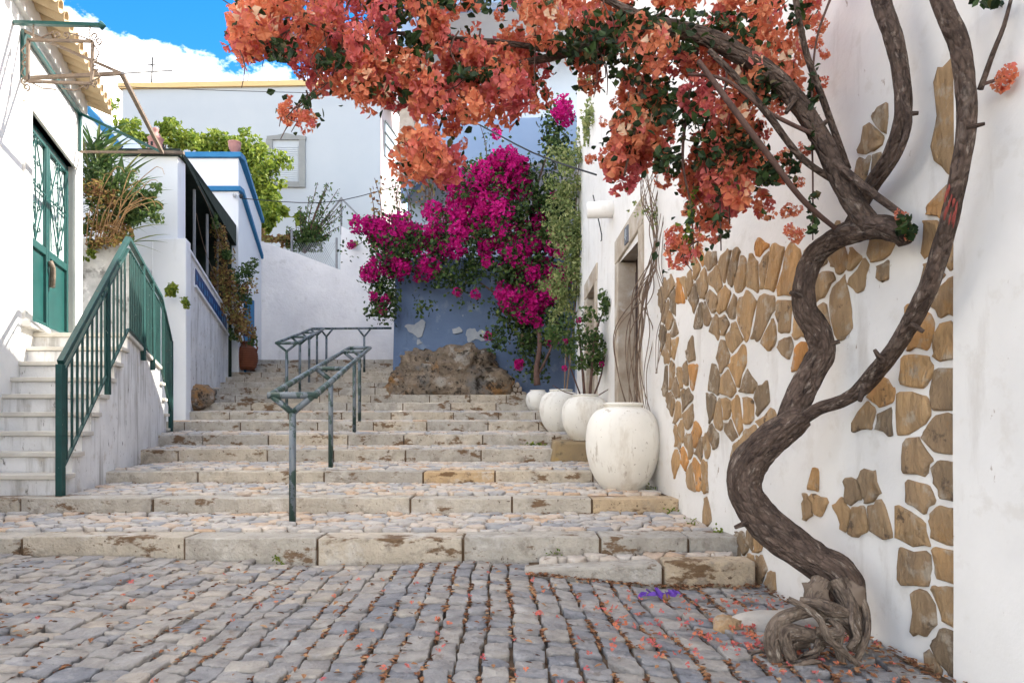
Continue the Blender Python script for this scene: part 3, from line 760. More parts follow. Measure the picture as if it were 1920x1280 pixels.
for s_ in sds:
    l_ = strip_left(s_[1])
    if s_[0] > l_: continue
    poly = [(2.848, s_[1] - .4), (l_ + .02, s_[1] - .4), (l_ + .02, s_[1] + .4), (2.848, s_[1] + .4)]
    for q in sds:
        if q is s_ or abs(q[1] - s_[1]) > .8: continue
        dx, dy = q[0] - s_[0], q[1] - s_[1]; l = math.hypot(dx, dy)
        poly = clip(poly, dx / l, dy / l, (dx * (s_[0] + q[0]) + dy * (s_[1] + q[1])) / 2 / l - .012)
        if len(poly) < 3: break
    if len(poly) >= 3: wall_stone(poly)

# next house towards the camera, its plaster face 3 cm proud
nh = MB()
ds = [-2 + 0.1 * k for k in range(49)] + [2.835]
z2 = [-0.5 + 0.25 * k for k in range(38)]
vs = [Vector((XR(d) - 0.035 - 0.006 * mnoise.noise(Vector((d * 1.7, z * 1.7, 8))), d, z)) for z in z2 for d in ds]
n_ = len(ds)
nh.add(vs, [(j * n_ + i, (j + 1) * n_ + i, (j + 1) * n_ + i + 1, j * n_ + i + 1) for j in range(len(z2) - 1) for i in range(n_ - 1)])
zt_ = z2[-1]
e0, e1 = ds[0], ds[-1]
nh.add([(XR(e0) - .03, e0, zt_), (XR(e1) - .03, e1, zt_), (8, e1, zt_), (8, e0, zt_), (XR(e0), e0, -.5), (XR(e1) - .03, e1, -.5), (XR(e1) + .3, e1, -.5), (XR(e1) + .3, e1, zt_), (8, e0, -.5)], [(0, 3, 2, 1), (1, 7, 6, 5), (0, 4, 8, 3)])
tag(obj('plaster_house', nh, MT['plaster'], None, True), 'plain white plaster house front at the near corner beside the stone strip', 'house')

# ================================================================== LEFT HOUSE (green door)
lh = thing('plaster_house', 'sunlit white house with a green iron door and cream tiled eave', 'house', LP(8.2, 0, 2.0))
HL = 5.70
dn, df = left_d(55), left_d(137)
ZB, ZT = 2.13, 4.63
w = MB()
def lq(d0, d1, z0, z1, n=0.0): w.add([LP(d0, n, z0), LP(d1, n, z0), LP(d1, n, z1), LP(d0, n, z1)], [(0, 1, 2, 3)])
lq(1.0, dn, -.5, HL); lq(dn, df, -.5, ZB); lq(dn, df, ZT, HL); lq(df, 10.4, -.5, HL)
for d in (dn, df): w.add([LP(d, 0, ZB), LP(d, -.34, ZB), LP(d, -.34, ZT), LP(d, 0, ZT)], [(0, 1, 2, 3)])
w.add([LP(dn, 0, ZT), LP(dn, -.34, ZT), LP(df, -.34, ZT), LP(df, 0, ZT)], [(0, 1, 2, 3)])
w.add([LP(10.4, 0, -.5), LP(10.4, -7, -.5), LP(10.4, -7, 8), LP(10.4, 0, HL), LP(1, 0, -.5), LP(1, -7, -.5), LP(1, -7, 8), LP(1, 0, HL)], [(0, 1, 2, 3), (4, 5, 6, 7), (1, 5, 6, 2)])
obj('wall', w, MT['plaster_l'], lh)
def lbox(name, d0, d1, n0, n1, z0, z1, m, parent=None, bevel=0.0):
    q = MB(); q.hexa([LP(d0, n0, z0), LP(d1, n0, z0), LP(d1, n1, z0), LP(d0, n1, z0)][::-1], [LP(d0, n0, z1), LP(d1, n0, z1), LP(d1, n1, z1), LP(d0, n1, z1)][::-1])
    return obj(name, q, MT[m], parent or lh, False, bevel)
lbox('door_lintel', dn - .24, df + .24, -.10, .035, ZT, ZT + .24, 'marble', bevel=.008)
lbox('door_jamb', dn - .24, dn, -.11, .032, ZB - .01, ZT - .003, 'marble', bevel=.008)
lbox('door_jamb', df, df + .22, -.11, .032, ZB - .01, ZT - .003, 'marble', bevel=.008)
lbox('threshold', dn - .28, df + .1, -.36, .09, ZB - .09, ZB - .012, 'marble', bevel=.008)
door = lbox('door', dn, df, -.17, -.12, ZB, ZT, 'void')
dm = (dn + df) / 2
ZM = 3.16
for a, c in ((dn, dm - .005), (dm + .005, df)):
    for q in ((a, a + .07, ZB, ZT), (c - .07, c, ZB, ZT)): lbox('stile', q[0], q[1], -.115, -.06, q[2], q[3], 'teal', door, .006)
    for z0, z1 in ((ZB, ZB + .10), (ZM - .05, ZM + .05), (ZT - .12, ZT)): lbox('door_rail', a + .071, c - .071, -.113, -.063, z0, z1, 'teal', door, .006)
    lbox('door_panel', a + .07, c - .07, -.11, -.095, ZB + .1, ZM - .05, 'teal', door)
    lbox('pane', a + .07, c - .07, -.11, -.102, ZM + .05, ZT - .12, 'glass', door)
    mid = (a + c) / 2; zc = (ZM + ZT) / 2
    def gb(d0, z0, d1, z1, r=0.012):
        q = MB(); q.bar(LP(d0, -.072, z0), LP(d1, -.072, z1), r * 1.15, r * 1.15); obj('grille_bar', q, MT['teal'], door)
    gb(a + .07, zc, mid - .05, zc); gb(mid + .05, zc, c - .07, zc)
    gb(mid, ZT - .12, a + .1, zc); gb(mid, ZT - .12, c - .1, zc); gb(mid, ZM + .05, a + .1, zc); gb(mid, ZM + .05, c - .1, zc)
    gb(a + .09, ZT - .13, a + .16, ZM + .06, .009); gb(c - .09, ZT - .13, c - .16, ZM + .06, .009)
    gb(mid, ZT - .12, mid, ZM + .05, .010); gb(a + .1, ZT - .3, mid - .02, ZM + .3, .009); gb(c - .1, ZT - .3, mid + .02, ZM + .3, .009)
    for dz in (-.55, -.28, 0.0, .28, .55):
        for sg in (-1, 1):
            q = MB(); cc = (mid + sg * .075, zc + dz)
            pts = [LP(cc[0] + sg * .055 * (1 - t * .085) * math.cos(t * .55) * 1.05, -.062, cc[1] + .06 * (1 - t * .085) * math.sin(t * .55)) for t in range(11)]
            q.tube(pts, 0.009, 5); obj('scroll', q, MT['teal'], door, True)
q = MB(); q.tube([LP(dm, -.04, 3.05), LP(dm, -.01, 2.97), LP(dm + .05, -.02, 2.9), LP(dm + .02, -.02, 2.72)], .035, 7); obj('padlock_chain', q, MT['rusty'], door, True)
# roof and eave tiles
rf = MB()
rf.hexa([LP(1, -.1, HL + .24), LP(10.4, -.1, HL + .24), LP(10.4, -7, HL + 2.4), LP(1, -7, HL + 2.4)][::-1], [LP(1, -.1, HL + .3), LP(10.4, -.1, HL + .3), LP(10.4, -7, HL + 2.5), LP(1, -7, HL + 2.5)][::-1])
roof = obj('roof', rf, MT['rooftile'], lh)
lbox('eave_moulding', 1, 10.42, -.25, .06, HL - .10, HL + .16, 'plaster_l')
def tile_mesh(up):
    m = MB(); n = 9; vs = []
    for e, (yy, r) in enumerate([(0.0, 0.112), (0.62, 0.092)]):
        for k in range(n):
            a = math.pi * k / (n - 1)
            for rr in (r, r - 0.016):
                vs.append((math.cos(a) * rr, -yy, math.sin(a) * rr * up))
    fs = []
    for k in range(n - 1):
        o0, o1 = k * 2, (k + 1) * 2; p = 2 * n
        fs += [(o0, o1, p + o1, p + o0), (o0 + 1, p + o0 + 1, p + o1 + 1, o1 + 1), (o0, o0 + 1, o1 + 1, o1), (p + o0, p + o1, p + o1 + 1, p + o0 + 1)]
    m.add(vs, fs)
    return m
tmeshes = []
for up in (1, -0.8):
    t = obj('roof_tile', tile_mesh(up), MT['rooftile'], None, True); t.parent = roof
    tmeshes.append(t)
ang = math.atan2(0.941, -0.339)  # wall tangent
d = 4.6; k = 0
while d < 10.5:
    for kind in (0, 1):
        dd_ = d + (0.11 if kind else 0)
        base = LP(dd_, 0.33 if kind == 0 else 0.38, HL + (0.13 if kind == 0 else 0.115))
        if k == 0:
            o = tmeshes[kind]
            o.location = base - WLOC[lh.name]
        else:
            o = linked('roof_tile', tmeshes[kind].data, roof, base)
        o.rotation_euler = (R(-17), 0, math.atan2(0.339, 0.941) - math.pi / 2 + random.uniform(-.03, .03))
    k += 1
    d += 0.225
# ================================================================== ENTRANCE STAIRS (white)
es = thing('entrance_stairs', 'white masonry entrance stairs climbing to the green door', 'stairs', (-4.6, 7.0, 0.27))
NS = 9
sdn = [6.25 + 0.244 * k for k in range(NS)] + [8.45]
szn = [0.271 + 0.194 * (k + 1) for k in range(NS)]
for k in range(NS):
    d0 = sdn[k]; d1 = sdn[k + 1]
    q = MB()
    q.hexa([(XL(d0) - .1, d0 + .03, .1), (SW(d0) - .005, d0 + .03, .1), (SW(d1) - .005, d1 + .03, .1), (XL(d1) - .1, d1 + .03, .1)], [(XL(d0) - .1, d0 + .03, szn[k] - .05), (SW(d0) - .005, d0 + .03, szn[k] - .05), (SW(d1) - .005, d1 + .03, szn[k] - .05), (XL(d1) - .1, d1 + .03, szn[k] - .05)])
    obj('riser', q, MT['plaster_old'], es)
    if k < NS - 1:
        q = MB(); de = d1 + .03
        q.hexa([(XL(d0) - .05, d0 - .01, szn[k] - .047), (SW(d0) + .035, d0 - .01, szn[k] - .047), (SW(de) + .035, de, szn[k] - .047), (XL(de) - .05, de, szn[k] - .047)], [(XL(d0) - .05, d0 - .01, szn[k]), (SW(d0) + .035, d0 - .01, szn[k]), (SW(de) + .035, de, szn[k]), (XL(de) - .05, de, szn[k])])
        obj('tread', q, MT['slab'], es, False, 0.008)
zl0, zl1 = szn[-1], 1.80
d0, d1 = sdn[NS - 1], 10.5
q = MB(); q.hexa([(XL(d0) - .05, d0 - .01, zl0 - .05), (SW(d0) + .04, d0 - .01, zl0 - .05), (SW(d1) + .04, d1, zl1 - .05), (XL(d1) - .05, d1, zl1 - .05)], [(XL(d0) - .05, d0 - .01, zl0), (SW(d0) + .04, d0 - .01, zl0), (SW(d1) + .04, d1, zl1), (XL(d1) - .05, d1, zl1)])
obj('landing', q, MT['slab'], es, False, 0.008)
q = MB(); q.hexa([(XL(d0) - .05, d0 + .25, .1), (SW(d0 + .25) - .004, d0 + .25, .1), (SW(9.35) - .004, 9.35, .1), (SW(d1) - .004, d1, .1), (XL(d1) - .05, d1, .1)], [(XL(d0) - .05, d0 + .25, zl0 - .08), (SW(d0 + .25) - .004, d0 + .25, zl0 - .08), (SW(9.35) - .004, 9.35, (zl0 + zl1) / 2 - .05), (SW(d1) - .004, d1, zl1 - .05), (XL(d1) - .05, d1, zl1 - .05)])
obj('side_wall', q, MT['plaster_old'], es)
for k in range(4):
    a = 10.5 + .25 * k; zq = zl1 - .24 * (k + 1)
    q = MB(); q.hexa([(-6.6, a, .3), (SW(a) - .004, a, .3), (SW(a + .25) - .004, a + .25, .3), (-6.6, a + .25, .3)], [(-6.6, a, zq - .05), (SW(a) - .004, a, zq - .05), (SW(a + .25) - .004, a + .25, zq - .05), (-6.6, a + .25, zq - .05)]); obj('riser', q, MT['plaster_old'], es)
    q = MB(); q.hexa([(-6.6, a, zq - .047), (SW(a) + .05, a, zq - .047), (SW(a + .28) + .05, a + .28, zq - .047), (-6.6, a + .28, zq - .047)], [(-6.6, a, zq), (SW(a) + .05, a, zq), (SW(a + .28) + .05, a + .28, zq), (-6.6, a + .28, zq)]); obj('tread', q, MT['slab'], es, False, 0.008)

# ------------------------------------------------------------------ green railing
gr = thing('stair_railing', 'green painted iron railing along the white entrance stairs', 'railing', (-4.6, 7.0, 0.3))
A0 = Vector((SW(6.25) + .02, 6.22, 0)); A1 = Vector((SW(8.2) + .02, 8.2, 0)); A2 = Vector((SW(10.5) + .02, 10.5, 0)); A3 = Vector((SW(11.4) + .05, 11.4, 0))
at = lambda a, b, t: a + (b - a) * t
def wz(v, z): return Vector((v.x, v.y, z))
TOP = [wz(A0, 1.487), wz(A1, 3.15), wz(A2, 2.86), wz(A3, 2.30)]
BOT = [wz(A0, .49), wz(A1, 2.06), wz(A2, 1.80), wz(A3, 1.1)]
def gbar(name, a, b, w_, h_): 
    q = MB(); q.bar(a, b, w_, h_); return obj(name, q, MT['teal_rail'], gr, False, 0.004)
for a, b in zip(TOP[:-1], TOP[1:]): gbar('handrail', a, b, 0.055, 0.05)
for a, b in zip(TOP[:2], TOP[1:3]): gbar('upper_rail', a - Vector((0, 0, .13)), b - Vector((0, 0, .13)), 0.035, 0.02)
for a, b in zip(BOT[:-1], BOT[1:]): gbar('bottom_rail', a, b, 0.035, 0.02)
gbar('post', wz(A0, .27), wz(A0, 1.47), 0.06, 0.06)
gbar('post', wz(A3, .78), wz(A3, 2.30), 0.06, 0.06)
for seg, n in ((0, 15), (1, 22), (2, 7)):
    for k in range(1, n):
        t = k / n
        b0, t0 = at(BOT[seg], BOT[seg + 1], t), at(TOP[seg], TOP[seg + 1], t)
        t0 = t0 - Vector((0, 0, .13 if seg < 2 else .02))
        gbar('baluster', b0, t0, 0.020, 0.020)
for seg, t, dz in ((0, .62, .22), (1, .38, .2), (1, .68, .2)):
    gbar('post', at(BOT[seg], BOT[seg + 1], t) - Vector((-.012, 0, dz)), at(TOP[seg], TOP[seg + 1], t), 0.05, 0.05)
for t in (.55, .83):
    c = at(TOP[0], TOP[1], t) - Vector((0, 0, .065)); q = MB()
    q.tube([c + Vector((0, math.cos(a) * .03, math.sin(a) * .05)) for a in np.linspace(0, 6.283, 12)], .008, 5); obj('ring', q, MT['teal_rail'], gr, True)

# ================================================================== GREY TUBE HANDRAILS
hr = thing('handrail', 'near worn grey tube handrail with two parallel rails on four posts', 'handrail', P(552, 980, 5.5))
def tube(name, pts, r, m, parent, n=10):
    q = MB(); q.tube(pts, r, n); return obj(name, q, MT[m], parent, True)
LA, LB = P(507, 741, 5.5), P(655, 652, 11.8)
RA, RB = P(590, 741, 5.5), P(694, 652, 11.8)
rr = 0.029
tube('rail', [LA, LB], rr, 'rail', hr); tube('rail', [RA, RB], rr, 'rail', hr)
tube('end_bar', [LA - Vector((.02, 0, 0)), RA + Vector((.02, 0, 0))], rr, 'rail', hr); tube('end_bar', [LB, RB], rr, 'rail', hr)
for d, zb_ in ((5.5, .12), (7.9, .40), (10.8, .74), (11.75, .93)):
    t = (d - 5.5) / 6.3
    a, c = LA.lerp(LB, t), RA.lerp(RB, t)
    m_ = (a + c) / 2 - Vector((0, 0, .14)); 
    if d > 5.6: tube('cross_bar', [a, c], rr * .85, 'rail', hr)
    tube('post', [Vector((m_.x, d, zb_)), m_], rr, 'rail', hr)
    tube('brace', [m_, a - Vector((-.02, 0, .01))], rr * .9, 'rail', hr); tube('brace', [m_, c - Vector((.02, 0, .01))], rr * .9, 'rail', hr)
hr2 = thing('handrail', 'far grey tube handrail that turns along the white wall at the top', 'handrail', P(538, 735, 13.2))
LA, LB = P(518, 643, 13.0), P(585, 616, 17.5); RA, RB = P(557, 643, 13.0), P(608, 616, 17.5)
RC = P(734, 615, 17.5)
tube('rail', [LA, LB], rr, 'rail', hr2); tube('rail', [RA, RB], rr, 'rail', hr2); tube('end_bar', [LA, RA], rr, 'rail', hr2); tube('rail', [LB, RC], rr, 'rail', hr2)
for t, zb_ in ((0, 1.13), (.35, 1.45), (.65, 1.8), (.95, 2.15)):
    a, c = LA.lerp(LB, t), RA.lerp(RB, t); m_ = (a + c) / 2 - Vector((0, 0, .16))
    if t: tube('cross_bar', [a, c], rr * .85, 'rail', hr2)
    tube('post', [Vector((m_.x, m_.y, zb_)), m_], rr, 'rail', hr2); tube('brace', [m_, a], rr * .8, 'rail', hr2); tube('brace', [m_, c], rr * .8, 'rail', hr2)
for px in (612, 683):
    a = P(px, 631, 17.5); tube('post', [Vector((a.x, 17.5, 2.2)), a], rr, 'rail', hr2); tube('brace', [a, P(px - 12, 616, 17.5)], rr * .8, 'rail', hr2); tube('brace', [a, P(px + 12, 616, 17.5)], rr * .8, 'rail', hr2)

# ================================================================== AWNING FRAME, SIGN BRACKET
aw = thing('awning_frame', 'bare rusty and green awning frame over the green door', 'awning frame', LP(8.8, 0, 4.9))
def abar(a, b, m, w_=0.045): 
    q = MB(); q.bar(a, b, w_, w_); obj('bar', q, MT[m], aw)
na, nb = left_d(38), left_d(145)
TN, TF = LP(na, .03, 5.40), LP(nb, .03, 5.52); BN, BF = LP(na, .03, 4.86), LP(nb, .03, 4.95)
ON, OF = P(228, 138, 7.7), P(304, 286, 10.05)
abar(TN, TF, 'teal', .045); abar(TN, BN, 'teal', .04); abar(TF, BF, 'teal', .035)
abar(TN, ON, 'rusty', .03); abar(BN, ON, 'rusty', .036); abar(ON, OF, 'rusty', .045); abar(TF, OF, 'teal', .038); abar(BF, OF, 'rusty', .03)
q = MB(); q.bar(ON, ON + Vector((.55, .05, .06)), .014, .014); obj('bar', q, MT['grey_metal'], aw)
sb = thing('sign_bracket', 'empty wrought iron sign frame with scrolls under a green arrow pole', 'sign bracket', LP(7.5, 0, 5.0))
def srod(name, pts, m='rusty', r=.011): q = MB(); q.tube(pts, r, 6); obj(name, q, MT[m], sb, True)
ds_ = 7.55
q = MB(); q.bar(P(24, 43, ds_), P(193, 48, ds_), .05, .035); obj('pole', q, MT['teal'], sb)
q = MB(); q.tube([P(190, 48, ds_), P(199, 49, ds_)], [.05, .004], 8); obj('arrow_tip', q, MT['teal'], sb)
c0, c1, c2_, c3 = P(53, 75, ds_), P(174, 78, ds_), P(172, 157, ds_), P(52, 153, ds_)
for a, c in ((c0, c1), (c1, c2_), (c2_, c3), (c3, c0)):
    q = MB(); q.bar(a, c, .028, .028); obj('frame_bar', q, MT['rusty'], sb)
for px in (62, 168): srod('chain', [P(px + (k % 2) * 1.2, 45 + 3 * k, ds_) for k in range(11)], r=.008)
def scroll(cx, cy, r, a0, turns, sg):
    srod('scroll', [P(cx + r * (1 - .7 * t) * math.cos(a0 + sg * turns * t * 6.28), cy + r * (1 - .7 * t) * math.sin(a0 + sg * turns * t * 6.28), ds_) for t in np.linspace(0, 1, 16)], r=.008)
for cx, cy, sg in ((108, 66, 1), (124, 66, -1), (178, 68, 1), (184, 78, -1), (178, 116, 1), (178, 128, -1), (178, 156, 1), (160, 160, -1), (48, 108, -1), (48, 118, 1), (46, 152, 1), (50, 164, -1)): scroll(cx, cy, 7, 1.57, 1.1, sg)
for pts in ([(60, 76), (80, 70), (100, 60)], [(172, 76), (150, 68), (126, 61)], [(58, 155), (80, 166), (105, 168)], [(168, 157), (140, 170), (116, 166)], [(174, 80), (186, 100), (180, 112)], [(173, 152), (188, 145), (180, 130)], [(52, 80), (40, 95), (46, 104)], [(52, 150), (40, 138), (46, 122)]):
    srod('scroll', [P(a, c, ds_) for a, c in pts], r=.008)

# ================================================================== GARDEN WALL AND THE HOUSES BEHIND
def quadwall(name, pts, thick, m, parent=None, label=None, cat=None, grid=0.5, amp=0.02):
    """upright wall: pts = outline corners on the front face (any polygon), thickness away from the camera"""
    q = MB(); n = len(pts)
    back = [p + Vector((0, thick, 0)) for p in pts]
    q.add(pts + back, [tuple(range(n - 1, -1, -1)), tuple(range(n, 2 * n))] + [(i, (i + 1) % n, n + (i + 1) % n, n + i) for i in range(n)])
    o = obj(name, q, MT[m], parent)
    if label: tag(o, label, cat)
    return o
quadwall('garden_wall', [P(120, 720, 11.2), P(262, 720, 11.4), P(262, 500, 11.4), P(225, 458, 11.35), P(120, 440, 11.2)], .4, 'plaster_mould', None, 'mouldering grey white garden wall under the spiky plant', 'wall')
ph = thing('garden_house', 'low white house with a netted veranda and blue tile strip', 'house', P(336, 690, 12.5))
f0 = -8.6
def poly_prism(name, base, z0, tops, m, parent, bevel=0.0):
    q = MB(); q.hexa([(a, c, z0) for a, c in base], [(a, c, t) for (a, c), t in zip(base, tops)]); return obj(name, q, MT[m], parent, False, bevel)
xA = (338 - 960) * 12.5 / F
poly_prism('wall', [(f0, 12.5), (xA - .05, 12.5), (xA - .05, 12.8), (f0, 12.8)], .5, [5.88] * 4, 'plaster_far', ph)
poly_prism('wall', [(f0, 12.8), (f0 + .2, 12.8), (f0 + .2, 17), (f0, 17)], .5, [5.8] * 4, 'void', ph)
poly_prism('roof', [(f0, 12.46), (xA + .02, 12.46), (xA - .75, 16.9), (f0, 16.9)], 5.80, [5.93, 5.93, 5.3, 5.3], 'dark_net', ph)
xB = (428 - 960) * 16.6 / F
zA, zB = CZ + (HY - 455) * 12.6 / F, CZ + (HY - 592) * 16.6 / F
sidep = lambda t: (xA + (xB - xA) * t, 12.6 + 4.0 * t)
def side_box(name, t0, t1, zlo, zhi, o, i, m, parent=ph, bev=0.0):
    """piece on the veranda wall: zlo / zhi functions of t, o = proud, i = depth"""
    a, c = sidep(t0), sidep(t1)
    q = MB(); q.hexa([(a[0] - i, a[1], zlo(t0)), (a[0] + o, a[1], zlo(t0)), (c[0] + o, c[1], zlo(t1)), (c[0] - i, c[1], zlo(t1))], [(a[0] - i, a[1], zhi(t0)), (a[0] + o, a[1], zhi(t0)), (c[0] + o, c[1], zhi(t1)), (c[0] - i, c[1], zhi(t1))]); return obj(name, q, MT[m], parent, False, bev)
ztop = lambda t: zA + (zB - zA) * t
sw_ = side_box('side_wall', 0, 1, lambda t: .6, ztop, 0, .25, 'plaster_old')
side_box('coping', -.01, 1.01, lambda t: ztop(t) + .003, lambda t: ztop(t) + .06, .04, .28, 'plaster_far', bev=.01)
side_box('ledge', .2, .97, lambda t: ztop(t) - .52, lambda t: ztop(t) - .47, .05, -.002, 'plaster_far')
NT = 14
for k in range(NT):
    t0, t1 = .22 + .74 * k / NT, .22 + .74 * (k + .93) / NT
    side_box('tile', t0, t1, lambda t: ztop(t) - .46, lambda t: ztop(t) - .12, .012, -.001, 'azul')
    tm = (t0 + t1) / 2; h_ = (t1 - t0) * .3
    side_box('tile_motif', tm - h_, tm + h_, lambda t: ztop(t) - .29 - .08 * (1 if k % 2 else .4), lambda t: ztop(t) - .29 + .08 * (.4 if k % 2 else 1), .016, -.012, 'azul_lt')
poly_prism('pier', [P(286, 0, 12.35).to_2d()[:], P(349, 0, 12.35).to_2d()[:], (xA + .1, 12.7), (-6.7, 12.7)], .6, [zA + .02] * 4, 'plaster_far', ph, .02)
for t, w_ in ((0.0, .05), (.28, .04), (.55, .04), (.8, .03)):
    a = sidep(t); zq = 5.78 - .62 * t
    q = MB(); q.bar((a[0] - .08, a[1], ztop(t)), (a[0] - .08, a[1], zq), w_, w_); obj('veranda_post', q, MT['grey_metal'], ph)
q = MB(); q.bar((sidep(0)[0], 12.55, 5.86), (sidep(1)[0], 16.6, 5.24), .06, .1); obj('eave_bar', q, MT['dark_net'], ph)
q = MB(); q.add([(xA - 1.3, 12.8, 2), (xB - 1.5, 16.8, 2), (xB - 1.5, 16.8, 5.3), (xA - 1.3, 12.8, 5.8)], [(0, 1, 2, 3)]); q.add([(xB - 1.5, 16.8, 2), (xB, 16.8, 2), (xB, 16.8, 5.3), (xB - 1.5, 16.8, 5.3)], [(0, 1, 2, 3)]); obj('shade_net', q, MT['dark_net'], ph)
q = MB(); q.hexa([(xA - 1.2, 12.85, 3.4), (xA - .9, 12.85, 3.4), (xB - 1.1, 16.7, 2.6), (xB - 1.4, 16.7, 2.6)], [(xA - 1.2, 12.85, 4.2), (xA - .9, 12.85, 4.2), (xB - 1.1, 16.7, 3.6), (xB - 1.4, 16.7, 3.6)]); obj('inner_wall', q, MT['soffit'], ph)
q = MB(); q.bar(P(260, 284, 12.4), P(345, 287, 12.4), .06, .05); obj('roof_edge_bar', q, MT['rusty'], ph)

tb = thing('roof_terrace_house', 'narrow white house block with two bright blue cornice bands', 'house', P(447, 690, 17))
bx0, bx1, bx2 = (338 - 960) * 17 / F, (447 - 960) * 17 / F, (490 - 960) * 20 / F
z17 = lambda py: CZ + (HY - py) * 17 / F
z20 = lambda py: CZ + (HY - py) * 20 / F
poly_prism('wall', [(bx0, 17), (bx1, 17), (bx2, 20), (bx0 - .6, 20)], .8, [z17(296), z17(296), z20(418), z20(418)], 'plaster_far', tb)
def band(zn, zf, x0, h, o):
    q = MB(); q.hexa([(x0, 17 - o, zn - h), (bx1 + o, 17 - o, zn - h), (bx1 + o, 17.2, zn - h), (x0, 17.2, zn - h)], [(x0, 17 - o, zn), (bx1 + o, 17 - o, zn), (bx1 + o, 17.2, zn), (x0, 17.2, zn)]); obj('cornice_band', q, MT['bluepaint'], tb, False, .01)
    q = MB(); q.hexa([(bx1 - .1, 17.202, zn - h), (bx1 + o, 17.202, zn - h), (bx2 + o, 20, zf - h), (bx2 - .1, 20, zf - h)], [(bx1 - .1, 17.202, zn), (bx1 + o, 17.202, zn), (bx2 + o, 20, zf), (bx2 - .1, 20, zf)]); obj('cornice_band', q, MT['bluepaint'], tb, False, .01)
band(z17(287), z20(410), bx0, .13, .09); band(z17(350), z20(478), (384 - 960) * 17 / F, .12, .07)
q = MB(); q.hexa([(bx1 - .17, 17.6, 1.9), (bx1 - .07, 17.6, 1.9), (bx1 - .13, 18.4, 1.9), (bx1 - .3, 18.4, 1.9)], [(bx1 - .17, 17.6, 4.2), (bx1 - .07, 17.6, 4.2), (bx1 - .13, 18.4, 4.2), (bx1 - .3, 18.4, 4.2)]); obj('door', q, MT['bluepaint'], tb)
for px, py in ((440, 370), (452, 372)):
    q = MB(); q.lathe([(.0, 0), (.035, 0), (.05, .05), (.035, .1), (0, .1)], P(px, py, 16.9), 10); obj('insulator', q, MT['black'] if px > 445 else MT['soffit'], tb)
# small lean-to with a blue gable edge behind the eave
lt = thing('lean_to_house', 'pale lean-to wall with a sloping blue edge beyond the tiled eave', 'house', P(190, 260, 14))
quadwall('wall', [P(120, 300, 14), P(222, 276, 14), P(160, 196, 14), P(120, 196, 14)], 2.0, 'plaster_far', lt)
q = MB(); q.bar(P(158, 196, 13.97), P(225, 277, 13.97), .1, .12); obj('gable_edge', q, MT['bluepaint'], lt)
q = MB(); q.bar(P(140, 268, 13.9), P(236, 284, 13.9), .1, .06); obj('gutter', q, MT['rusty'], lt)

# far house
fh = thing('townhouse', 'tall pale townhouse with an ochre cornice and closed white shutter', 'house', P(470, 600, 27))
fx0, fx1 = (229 - 960) * 27 / F, (713 - 960) * 27 / F
zf = lambda py: CZ + (HY - py) * 27 / F
sx_ = (747 - 960) * 30.5 / F
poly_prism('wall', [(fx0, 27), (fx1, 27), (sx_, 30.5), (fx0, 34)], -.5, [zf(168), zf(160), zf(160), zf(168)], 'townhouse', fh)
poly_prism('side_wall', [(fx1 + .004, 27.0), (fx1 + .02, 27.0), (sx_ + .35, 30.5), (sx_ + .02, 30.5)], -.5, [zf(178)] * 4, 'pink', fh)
q = MB(); q.hexa([(fx0 - .1, 26.88, zf(168)), (fx1 + .05, 26.88, zf(160)), (fx1 + .05, 27.3, zf(160)), (fx0 - .1, 27.3, zf(168))], [(fx0 - .1, 26.86, zf(159)), (fx1 + .05, 26.86, zf(151)), (fx1 + .05, 27.3, zf(151)), (fx0 - .1, 27.3, zf(159))]); obj('cornice', q, MT['ochre'], fh)
q = MB(); q.hexa([(fx1 + .06, 26.95, zf(185)), (fx1 + 2.2, 28.5, zf(185)), (fx1 + 2.0, 29.5, zf(185)), (fx1 + .06, 28, zf(185))], [(fx1 + .06, 26.95, zf(135)), (fx1 + 2.2, 28.5, zf(135)), (fx1 + 2.0, 29.5, zf(135)), (fx1 + .06, 28, zf(135))]); obj('chimney_block', q, MT['pink'], fh)
def fbox(name, x0, x1, y0, y1, o, i, m, parent=fh, d=27, bev=0.0):
    a, c = P(x0, y1, d), P(x1, y0, d); q = MB(); q.box(a.x, c.x, d - o, d + i, a.z, c.z); return obj(name, q, MT[m], parent, False, bev)
win = fbox('window', 512, 562, 264, 342, .03, .05, 'shutter')
for k in range(17): fbox('shutter_slat', 514, 560, 275 + k * 3.9, 275 + k * 3.9 + 3.0, .055, -.031, 'shutter', win)
fbox('frame', 500, 512, 262, 352, .09, .0, 'winstone', win); fbox('frame', 562, 573, 262, 352, .09, 0, 'winstone', win); fbox('sill', 512.2, 561.8, 342.2, 352, .10, 0, 'winstone', win)
a = [P(500, 261.8, 26.9), P(500, 255, 26.9), P(520, 253, 26.9), P(536, 249, 26.9), P(552, 253, 26.9), P(573, 255, 26.9), P(573, 261.8, 26.9)]
quadwall('window_head', a, .12, 'winstone', win)
